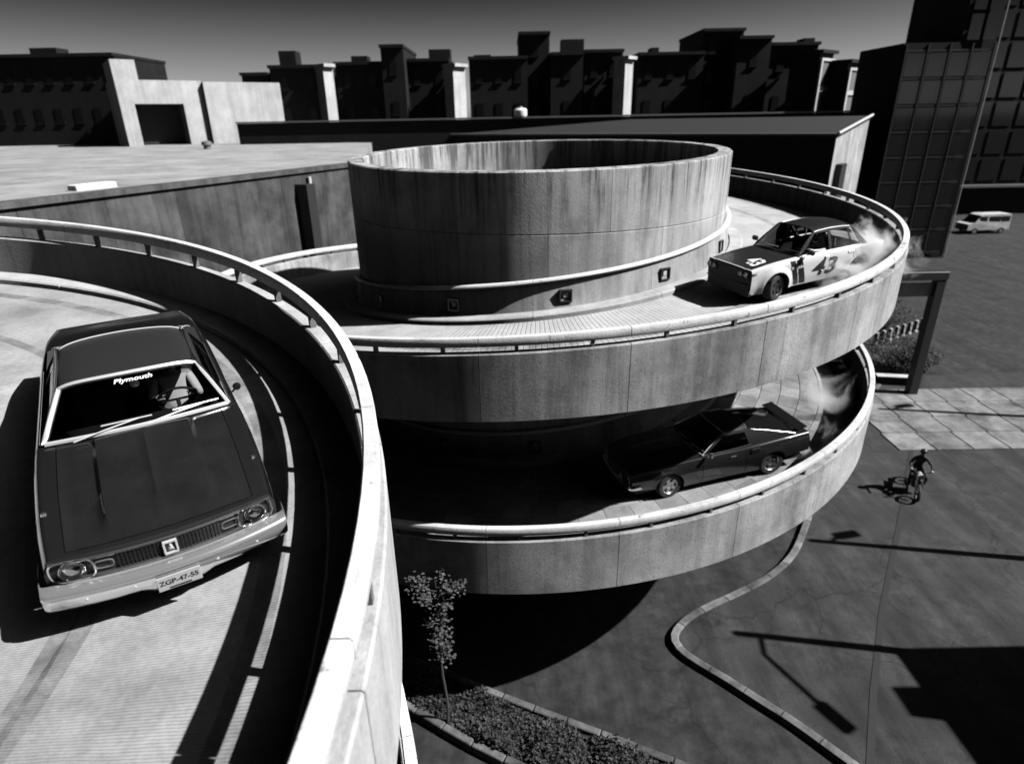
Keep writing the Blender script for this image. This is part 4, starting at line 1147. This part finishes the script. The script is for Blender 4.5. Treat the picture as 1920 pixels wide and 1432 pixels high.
for sgn in (1, -1):
    MB().box((1.80, sgn * .735, .70), (.10, .03, .05), bev=.008).build('indicator_lamp', M['mid'], rD)
    MB().tube([(.40, sgn * .76, .90), (.40, sgn * .84, .96)], .014, 6).box((.40, sgn * .88, .98), (.09, .16, .11), bev=.03).build('door_mirror', M['black'], rD, True)
    for xh in (-.20, -.92): MB().box((xh, sgn * (cD.yside(xh, .79) + .012), .79), (.13, .02, .025), bev=.006).build('door_handle', M['trim'], rD)
    # slanted double stripe behind the front wheel
    for (a, b) in ((.70, .56), (.52, .36)):
        rows = []
        for j in range(11):
            z = .27 + (.835 - .27) * j / 10; sl = (z - .27) * .32
            rows.append([(x + sl - .02 + .0, sgn * (cD.yside(x + sl - .02, z) + .004), z) for x in [b + (a - b) * i / 3 for i in range(4)]])
        MB().grid(rows, flip=(sgn > 0)).build('stripe', M['raceblack'], rD)
    text_mesh('DATSUN', .085, M['white'], 'stripe_text', lambda a, b: Vector((.645 - sgn * a + b * .3, sgn * (cD.yside(.645 - sgn * a, .67 + b) + .008), .67 + b)), bold=.003, parent=rD)
    text_mesh('43', .50, M['raceblack'], 'door_number', lambda a, b: Vector((-.16 - sgn * a * 1.45, sgn * (cD.yside(-.16 - sgn * a * 1.45, .545 + b) + .006), .545 + b)), bold=.012, shear=.15, parent=rD, space=1.0)
text_mesh('43', .36, M['white'], 'hood_number', lambda a, b: Vector((1.50 - b * 1.5 + a * .15, .36 + a * 1.15, cD.ztop(1.50 - b * 1.5 + a * .15, .36 + a * 1.15) + .006)), bold=.010, parent=rD, space=.95)
# roll cage inside
cg = MB()
for sgn in (1, -1): cg.tube([(-.55, sgn * .60, .3), (-.52, sgn * .52, 1.15), (-.50, sgn * .42, 1.28)], .02, 6)
cg.tube([(-.50, -.42, 1.28), (-.50, .42, 1.28)], .02, 6); cg.tube([(-.55, -.60, .5), (-.50, .42, 1.26)], .018, 6); cg.build('roll_cage', M['mid'], rD, True)

# ---- the dark fastback on the lower deck
def hood_mus(x, y):
    return .022 * sstep((.30 - abs(y)) / .10) * sstep((2.1 - x) / .3) * sstep((x - .7) / .3)
mus = dict(rear_glass=M['glassdark'], W=[(-2.40, .80), (-1.7, .90), (-1.0, .925), (0, .90), (1.5, .90), (2.30, .80)],
  belt=[(-2.40, .90), (-1.6, .94), (-1.0, .93), (-.2, .90), (.6, .90), (1.6, .885), (2.30, .80)],
  crown=[(-2.40, .02), (.5, .04), (2.30, .02)],
  x0=-2.40, x1=2.30, xf=1.37, xr=-1.37, wr=.32, ar=.37, arch_h=.97, flare=.012, sill=.22, sillf=.34, sillr=.42, crease=.62, round=.05,
  bow=.12, bowr=.05, nose=.03, hood_front=.05, cowl=.52, hood_y=lambda x: .68, hood_extra=hood_mus,
  cuts=[.52, -.62], cutnames=['front_fender', 'door', 'rear_fender'],
  gb=(.48, .935), gt=(-.16, 1.285), gr=(-.80, 1.275), gd=(-2.05, .96), gzb=.90, gzr=1.29, gyb=.78, gyr=.55, wbow=.12, roof_crown=.02,
  apil=.05, pillars=[((-.78, .9), (-.72, 1.26), .03)], sails=[((-2.05, .93), (-.80, .92), (-.70, 1.25), (-.82, 1.265))],
  windows=[dict(q=((.44, .90), (-.80, .91), (-.70, 1.25), (-.18, 1.25)))],
  beltl=(.5, -.8), trim_r=.012, tr=.325, tw=.21, track=.77, steer=.12, rim='rim',
  trim_mat=M['trim'], belt_mat=M['chrome'], pillar_mat=M['fastpaint'], front_mat=M['black'], tail_mat=M['black'], trunk_mat=None, cowl_mat=None, fender_top_mat=None)
mh = Vector((-.972, -.235)).normalized(); MUS_POS = (4.62, 13.10)
mM = main.frame(MUS_POS[0], MUS_POS[1], mh.x, mh.y, 2.85 * PI)
cF, rF, wrF = build_car(mus, 'fastback', 'black fastback with chrome trim sliding on the lower deck', M['fastpaint'], M['mustard'], M['roofvinyl'], mM, .95)
def fm(y): return cF.warp(2.30, y)
gr_ = MB()
gr_.grid([[(fm(y) + .03, y, z) for y in [-.52 + 1.04 * i / 12 for i in range(13)]] for z in (.50, .74)]); gro = gr_.build('grille', M['black'], rF)
for z in (.50, .74): MB().tube([(fm(y) + .035, y, z) for y in [-.52 + 1.04 * i / 12 for i in range(13)]], .008, 5).build('grille_trim', M['chrome'], gro, True)
for y in (.44, -.44): lamp(rF, fm(y) + .03, y, .62, .08)
for y in (.68, -.68): lamp(rF, fm(y) - .01, y, .62, .085)
bb = []
for i in range(25):
    t = -1 + 2 * i / 24; y = .86 * math.sin(t * PI / 2); wrap = -.3 * max(0, (abs(t) - .8) / .2) ** 1.5; x = fm(y * .9) + .05 + wrap
    bb.append([(x - .03, y, .50), (x + .04, y, .49), (x + .05, y, .45), (x + .02, y, .42), (x - .03, y, .41)])
MB().grid(bb, flip=True).build('front_bumper', M['chrome'], rF, True)
sp = MB()
rows = []
for i in range(15):
    y = -.72 + 1.44 * i / 14; rows.append([(-2.10, y, 1.02), (-2.24, y, 1.045), (-2.38, y, 1.06), (-2.385, y, 1.045), (-2.24, y, 1.02), (-2.10, y, 1.00)])
sp.grid(rows, closed=True); sp.f += [tuple(range(6)), tuple(14 * 6 + i for i in range(5, -1, -1))]
spo = sp.build('rear_spoiler', M['mustard'], rF, True)
for y in (-.5, .5): MB().box((-2.24, y, .975), (.12, .03, .1)).build('spoiler_strut', M['black'], spo)
for sgn in (1, -1):
    MB().box((-.28, sgn * (cF.yside(-.28, .76) + .012), .78), (.14, .02, .03), bev=.006).build('door_handle', M['chrome'], rF)
    MB().tube([(.36, sgn * .82, .93), (.36, sgn * .90, .97)], .012, 6).box((.35, sgn * .95, .99), (.07, .14, .09), bev=.03).build('door_mirror', M['chrome'], rF, True)
    MB().box((-.86, sgn * (cF.yside(-.86, .80) + .01), .82), (.22, .03, .12), bev=.012).build('side_scoop', M['mustard'], rF)
    for k in range(3): MB().box((-2.40 - .02, sgn * (.40 + .12 * k), .74), (.05, .08, .17), bev=.01).build('tail_lamp', M['mid'], rF)
# ------------------------------------------------------------------ people
def person(name, label, joints, edges, radii, mats, mtx, scale=1.0, head=None, root=0):
    """one skinned body; mats: function(point)->slot, list of materials; head: (centre, yaw dir, hair/helmet material)"""
    me = bpy.data.meshes.new(name); me.from_pydata([j for j in joints], edges, [])
    ob = bpy.data.objects.new(name, me); COL.objects.link(ob)
    sk = ob.modifiers.new('skin', 'SKIN'); sk.use_smooth_shade = True
    for i, v in enumerate(me.skin_vertices[0].data): v.radius = (radii[i], radii[i] * (.92)); v.use_root = (i == root)
    ob.modifiers.new('sub', 'SUBSURF').levels = 2; ob.modifiers['sub'].render_levels = 2
    dg = bpy.context.evaluated_depsgraph_get(); dg.update()
    m2 = bpy.data.meshes.new_from_object(ob.evaluated_get(dg))
    bpy.data.objects.remove(ob)
    slot, ml = mats
    m2.materials.clear()
    for m in ml: m2.materials.append(m)
    for p in m2.polygons: p.material_index = slot(p.center); p.use_smooth = True
    o = bpy.data.objects.new(name, m2); COL.objects.link(o); o.matrix_world = mtx @ Matrix.Scale(scale, 4)
    tag(o, label, 'person')
    return o
def head_parts(o, c, face, hat, helmet):
    """nose, eyes, mouth and ears under the head, hair or helmet; c head centre, face unit forward"""
    c = Vector(c); f = Vector(face).normalized(); s_ = f.cross(Vector((0, 0, 1))).normalized(); u = s_.cross(f)
    MB().lathe([(.001, .03), (.012, .018), (.018, 0)], 8).build('nose', M['skin'], o, True, c + f * .092 - u * .015)
    for sg in (1, -1):
        MB().lathe([(.001, -.012), (.012, 0), (.001, .012)], 8).build('eye', M['hair'], o, True, c + f * .088 + s_ * (.034 * sg) + u * .012)
        MB().lathe([(.001, -.03), (.014, 0), (.001, .03)], 8).build('ear', M['skin'], o, True, c + s_ * (.083 * sg))
    MB().box((0, 0, 0), (.045, .012, .01), rz=math.atan2(s_.y, s_.x)).build('mouth', M['hair'], o, False, c + f * .088 - u * .055)
    R_ = .118 if helmet else .108
    rows = []
    for i in range(9):
        th = PI * .56 * i / 8; row = []
        for k in range(20):
            a = 2 * PI * k / 20; d = s_ * math.cos(a) * math.sin(th) + f * math.sin(a) * math.sin(th) + u * math.cos(th)
            lift = .035 if (d.dot(f) > .45 and d.dot(u) < .55) else 0
            row.append(tuple(c + u * .012 + d * R_ * (1.0 if not lift else .9) + u * lift))
        rows.append(row)
    MB().grid(rows, closed=True).build('helmet' if helmet else 'hair', hat, o, True)
def seated(steer_x, seat_x, sy, mtx, label, shirt, hat, helmet, hz=1.13, arm_out=False, wheel_z=.86, reach=.0):
    J = []; E_ = []; Rr = []
    def v(p, r, par=None):
        J.append(p); Rr.append(r)
        if par is not None: E_.append((par, len(J) - 1))
        return len(J) - 1
    pel = v((seat_x, sy, .50), .14)
    wa_ = v((seat_x - .07, sy, .68), .13, pel); ch = v((seat_x - .12, sy, .87), .145, wa_); nk = v((seat_x - .12, sy, hz - .12), .055, ch)
    hd = v((seat_x - .09, sy, hz - .02), .085, nk); v((seat_x - .09, sy, hz + .07), .075, hd)
    for sg in (1, -1):
        sh = v((seat_x - .10, sy + .17 * sg, .90), .065, ch)
        if arm_out and sg > 0:
            el_ = v((seat_x + .10, sy + .27, .88), .048, sh); wr = v((seat_x + .33, sy + .22, .90), .035, el_)
        else:
            el_ = v((seat_x + .10, sy + .24 * sg, .72), .048, sh); wr = v((steer_x - .07, sy + .17 * sg, wheel_z), .034, el_)
        pm = v((J[wr][0] + .06, J[wr][1] - .01 * sg, J[wr][2] + .03), .034, wr)
        b = J[pm]
        for k in range(4):
            f1 = v((b[0] + .045, b[1] - .03 * sg + .02 * k * sg, b[2] + .02), .0095, pm); v((b[0] + .06 - .004 * k, b[1] - .045 * sg + .018 * k * sg, b[2] - .012), .008, f1)
        t1 = v((b[0] + .01, b[1] - .05 * sg, b[2] + .015), .010, pm); v((b[0] + .04, b[1] - .06 * sg, b[2] + .02), .008, t1)
        hp_ = v((seat_x + .06, sy + .10 * sg, .48), .09, pel); kn = v((seat_x + .48, sy + .13 * sg, .58), .065, hp_)
        an = v((seat_x + .82, sy + .12 * sg, .34), .045, kn); v((seat_x + .95, sy + .12 * sg, .37), .038, an)
    hands = [Vector(J[i]) for i in range(len(J)) if Rr[i] == .034]
    def slot(p):
        if p.z > hz - .13: return 1
        if any((Vector(p) - h).length < .125 and p.x > h.x - .05 for h in hands): return 1
        return 0
    o = person('person', label, J, E_, Rr, (slot, [shirt, M['skin']]), mtx)
    head_parts(o, (seat_x - .085, sy, hz + .03), (1, 0, -.05), hat, helmet)
    return o
seated(.82 - .46, -.10, .36, mP @ Matrix.Scale(1.03, 4), 'person in light shirt steering the big dark coupe', M['cloth_w'], M['hair'], False, 1.05, wheel_z=.90)
seated(.57 - .46, -.30, .36, mD, 'helmeted person in white sleeves at the wheel of the race saloon', M['cloth_w'], M['raceblack'], True, 1.10, arm_out=True, wheel_z=.86)
# ------------------------------------------------------------------ motorcycle and rider on the street
bp_ = at_z(1712, 920, .125); bd = Vector((-.42, -.9, 0)).normalized()
mB = Matrix(((bd.x, -bd.y, 0, bp_.x), (bd.y, bd.x, 0, bp_.y), (0, 0, 1, .13), (0, 0, 0, 1)))
bike = empty('motorcycle'); bike.matrix_world = mB; tag(bike, 'dark motorcycle standing on the sunlit pavement right of the ramp', 'motorcycle')
for x in (.70, -.70):
    w = inst('wheel', MB().lathe([(.04, -.05), (.04, .05)], 10, 'Y').mesh('wheel', M['dark']), bike, (x, 0, .31))
    MB().lathe([(.24, -.04), (.29, -.05), (.31, 0), (.29, .05), (.24, .04)], 24, 'Y').build('tyre', M['tyre'], w, True)
    m = MB().tube([(.235 * math.cos(t), 0, .235 * math.sin(t)) for t in [2 * PI * k / 18 for k in range(18)]], .012, 5, closed=True)
    for k in range(8): m.tube([(0, 0, 0), (.23 * math.cos(k * PI / 4), 0, .23 * math.sin(k * PI / 4))], .005, 4)
    m.build('rim', M['rim'], w, True)
MB().tube([(.2, 0, .78), (.32, 0, .80), (.42, 0, .76)], [.13, .15, .09], 12).build('tank', M['white'], bike, True)
MB().box((-.28, 0, .76), (.62, .24, .10), bev=.04).build('seat', M['seat'], bike, True)
MB().box((.05, 0, .42), (.46, .30, .36), bev=.06).build('engine', M['mid'], bike, True)
MB().tube([(.70, .09, .31), (.46, .09, .95)], .022, 6).tube([(.70, -.09, .31), (.46, -.09, .95)], .022, 6).build('fork', M['chrome'], bike, True)
MB().tube([(.40, .36, 1.06), (.44, .18, 1.02), (.46, 0, .98), (.44, -.18, 1.02), (.40, -.36, 1.06)], .014, 6).build('handlebar', M['chrome'], bike, True)
lamp(bike, .56, 0, .90, .09)
MB().tube([(-.15, .14, .30), (-.85, .16, .34)], .035, 8).build('exhaust', M['chrome'], bike, True)
MB().box((-.62, 0, .66), (.5, .14, .03), bev=.01).build('rear_mudguard', M['dark'], bike)
for sg in (1, -1): MB().tube([(.42, .26 * sg, 1.04), (.44, .30 * sg, 1.16)], .006, 4).lathe([(.001, -.01), (.045, 0), (.001, .01)], 10, 'X', (.44, .31 * sg, 1.19)).build('mirror', M['chrome'], bike, True)
def rider():
    J = []; E_ = []; Rr = []
    def v(p, r, par=None):
        J.append(p); Rr.append(r)
        if par is not None: E_.append((par, len(J) - 1))
        return len(J) - 1
    pel = v((-.22, 0, .90), .13); wa_ = v((-.18, 0, 1.08), .125, pel); ch = v((-.08, 0, 1.28), .15, wa_); nk = v((-.03, 0, 1.44), .055, ch); hd = v((0, 0, 1.55), .085, nk); v((0, 0, 1.64), .075, hd)
    for sg in (1, -1):
        sh = v((-.06, .18 * sg, 1.32), .068, ch); el_ = v((.12, .33 * sg, 1.16), .05, sh); wr = v((.36, .32 * sg, 1.09), .036, el_); pm = v((.42, .31 * sg, 1.09), .036, wr)
        b = J[pm]
        for k in range(4):
            f1 = v((b[0] + .04, b[1] + (-.03 + .02 * k) * sg, b[2] + .01), .0095, pm); v((b[0] + .03, b[1] + (-.03 + .02 * k) * sg, b[2] - .035), .008, f1)
        t1 = v((b[0] - .005, b[1] - .05 * sg, b[2] - .01), .010, pm); v((b[0] + .025, b[1] - .055 * sg, b[2] - .03), .008, t1)
        hp_ = v((-.14, .13 * sg, .88), .095, pel); kn = v((.26, .24 * sg, .74), .07, hp_); an = v((.06, .22 * sg, .34), .05, kn); v((.22, .22 * sg, .30), .04, an)
    hands = [Vector(J[i]) for i in range(len(J)) if Rr[i] == .036]
    def slot(p):
        if p.z > 1.46: return 1
        if any((Vector(p) - h).length < .09 and p.x > h.x - .03 for h in hands): return 1
        return 0
    o = person('person', 'person in dark clothes riding the motorcycle', J, E_, Rr, (slot, [M['cloth_d'], M['skin']]), mB)
    head_parts(o, (.005, 0, 1.60), (1, 0, -.1), M['raceblack'], True)
rider()
# ------------------------------------------------------------------ parked van at the far right
vp = at_z(1838, 436, 0)
van = empty('parked_van', (vp.x, vp.y, 0), .06); tag(van, 'pale parked van at the right edge beyond the office block', 'van')
prof = [(-2.4, .45), (-2.4, 1.1), (-1.7, 1.25), (-1.1, 2.0), (-.8, 2.1), (2.4, 2.1), (2.45, .45)]
m = MB(); n = len(prof)
m.add([(x, -.95 if z < 1.3 else -.86, z) for x, z in prof] + [(x, .95 if z < 1.3 else .86, z) for x, z in prof], [tuple(range(n)), tuple(range(2 * n - 1, n - 1, -1))] + [(i, (i + 1) % n, n + (i + 1) % n, n + i) for i in range(n)])
m.build('body', M['pale'], van)
for (cx, w_) in ((-.75, .9), (.6, 1.3), (1.85, .9)):
    MB().box((cx, -.895, 1.62), (w_, .06, .55), bev=.02).build('side_window', M['glassdark'], van)
MB().add([(-1.66, -.78, 1.3), (-1.66, .78, 1.3), (-1.16, .74, 1.96), (-1.16, -.74, 1.96)], [(0, 1, 2, 3)]).build('windshield', M['glassdark'], van, loc=(-.03, 0, .02))
for x in (-1.55, 1.55):
    for y in (-.88, .88):
        w = inst('wheel', MB().lathe([(.001, -.1), (.18, -.11), (.19, .11), (.001, .1)], 14, 'Y').mesh('wheel', M['rim'], True), van, (x, y, .34))
        MB().lathe([(.18, -.1), (.32, -.11), (.34, 0), (.32, .11), (.18, .1)], 22, 'Y').build('tyre', M['tyre'], w, True)
MB().box((-2.42, 0, .5), (.12, 1.9, .2), bev=.03).build('bumper', M['mid'], van)
for y in (-.7, .7): lamp(van, -2.44, y, .85, .11).rotation_euler = (0, 0, PI)
# ------------------------------------------------------------------ tyre smoke
def smoke(name, label, centre, radii, rz, density, nscale, seed, mid=.5, lo=.6):
    m, n, l, b = newmat(name + '_volume'); n.remove(b)
    tc = n.new('ShaderNodeTexCoord'); geo = n.new('ShaderNodeNewGeometry')
    ln = n.new('ShaderNodeVectorMath'); ln.operation = 'LENGTH'; l.new(tc.outputs['Object'], ln.inputs[0])
    nz = n.new('ShaderNodeTexNoise'); nz.inputs['Scale'].default_value = nscale; nz.inputs['Detail'].default_value = 8; nz.inputs['Roughness'].default_value = .66; nz.inputs['Distortion'].default_value = 1.2
    mp = n.new('ShaderNodeMapping'); mp.inputs['Location'].default_value = (seed, seed * .7, 0); l.new(geo.outputs['Position'], mp.inputs[0]); l.new(mp.outputs[0], nz.inputs['Vector'])
    fo = n.new('ShaderNodeMapRange'); fo.inputs[1].default_value = .0; fo.inputs[2].default_value = .97; fo.inputs[3].default_value = mid; fo.inputs[4].default_value = -.30; l.new(ln.outputs['Value'], fo.inputs[0])
    ad = n.new('ShaderNodeMath'); ad.operation = 'ADD'; l.new(fo.outputs[0], ad.inputs[0]); nc = n.new('ShaderNodeMapRange'); nc.inputs[1].default_value = .34; nc.inputs[2].default_value = .66; nc.inputs[3].default_value = .1; nc.inputs[4].default_value = .9; nc.clamp = False
    l.new(nz.outputs[0], nc.inputs[0]); l.new(nc.outputs[0], ad.inputs[1])
    dn = n.new('ShaderNodeMapRange'); dn.inputs[1].default_value = lo; dn.inputs[2].default_value = lo + .55; dn.inputs[3].default_value = 0; dn.inputs[4].default_value = density; l.new(ad.outputs[0], dn.inputs[0])
    pv = n.new('ShaderNodeVolumePrincipled'); pv.inputs['Color'].default_value = g4(.97); pv.inputs['Anisotropy'].default_value = .1
    l.new(dn.outputs[0], pv.inputs['Density']); l.new(pv.outputs[0], n['Material Output'].inputs['Volume'])
    bm = bmesh.new(); bmesh.ops.create_icosphere(bm, subdivisions=3, radius=1.0); me = bpy.data.meshes.new(name); bm.to_mesh(me); bm.free(); me.materials.append(m)
    o = inst(name, me, None, centre, (0, 0, rz)); o.scale = radii
    tag(o, label, 'smoke', kind='stuff'); return o
def lane_pt(ramp, px, py, near, h=0.0):
    z = 8.0
    for i in range(60):
        p = at_z(px, py, z); z = .5 * z + .5 * (ramp.zl(ramp.phi_of(p.x, p.y, near)) + h)
    return p
s1 = lane_pt(main, 1640, 505, .65 * PI, .3)
smoke('tyre_smoke', 'white tyre smoke boiling behind the race saloon', (s1.x + .05, s1.y + .4, s1.z + .2), (2.2, 1.3, 1.05), .75, 8.0, 1.3, 3.0)
s2 = lane_pt(main, 1578, 534, .75 * PI, .1)
smoke('tyre_smoke', 'thin tyre smoke along the sill of the race saloon', (s2.x, s2.y - .05, s2.z + .02), (1.25, .5, .38), .38, 7.0, 1.6, 9.0)
s3 = lane_pt(main, 1575, 770, 2.7 * PI, .35)
smoke('tyre_smoke', 'grey tyre smoke trailing up behind the black fastback', (s3.x - .2, s3.y + .5, s3.z + .05), (3.2, 1.1, .95), 1.05, 5.0, .9, 21.0, .28, .62)

s4 = lane_pt(main, 1500, 868, 2.75 * PI, .1)
smoke('tyre_smoke', 'low tyre smoke spilling from the rear wheel of the black fastback', (s4.x + .5, s4.y + .25, s4.z + .1), (1.3, .6, .4), .5, 5.0, 1.5, 33.0, .4, .62)
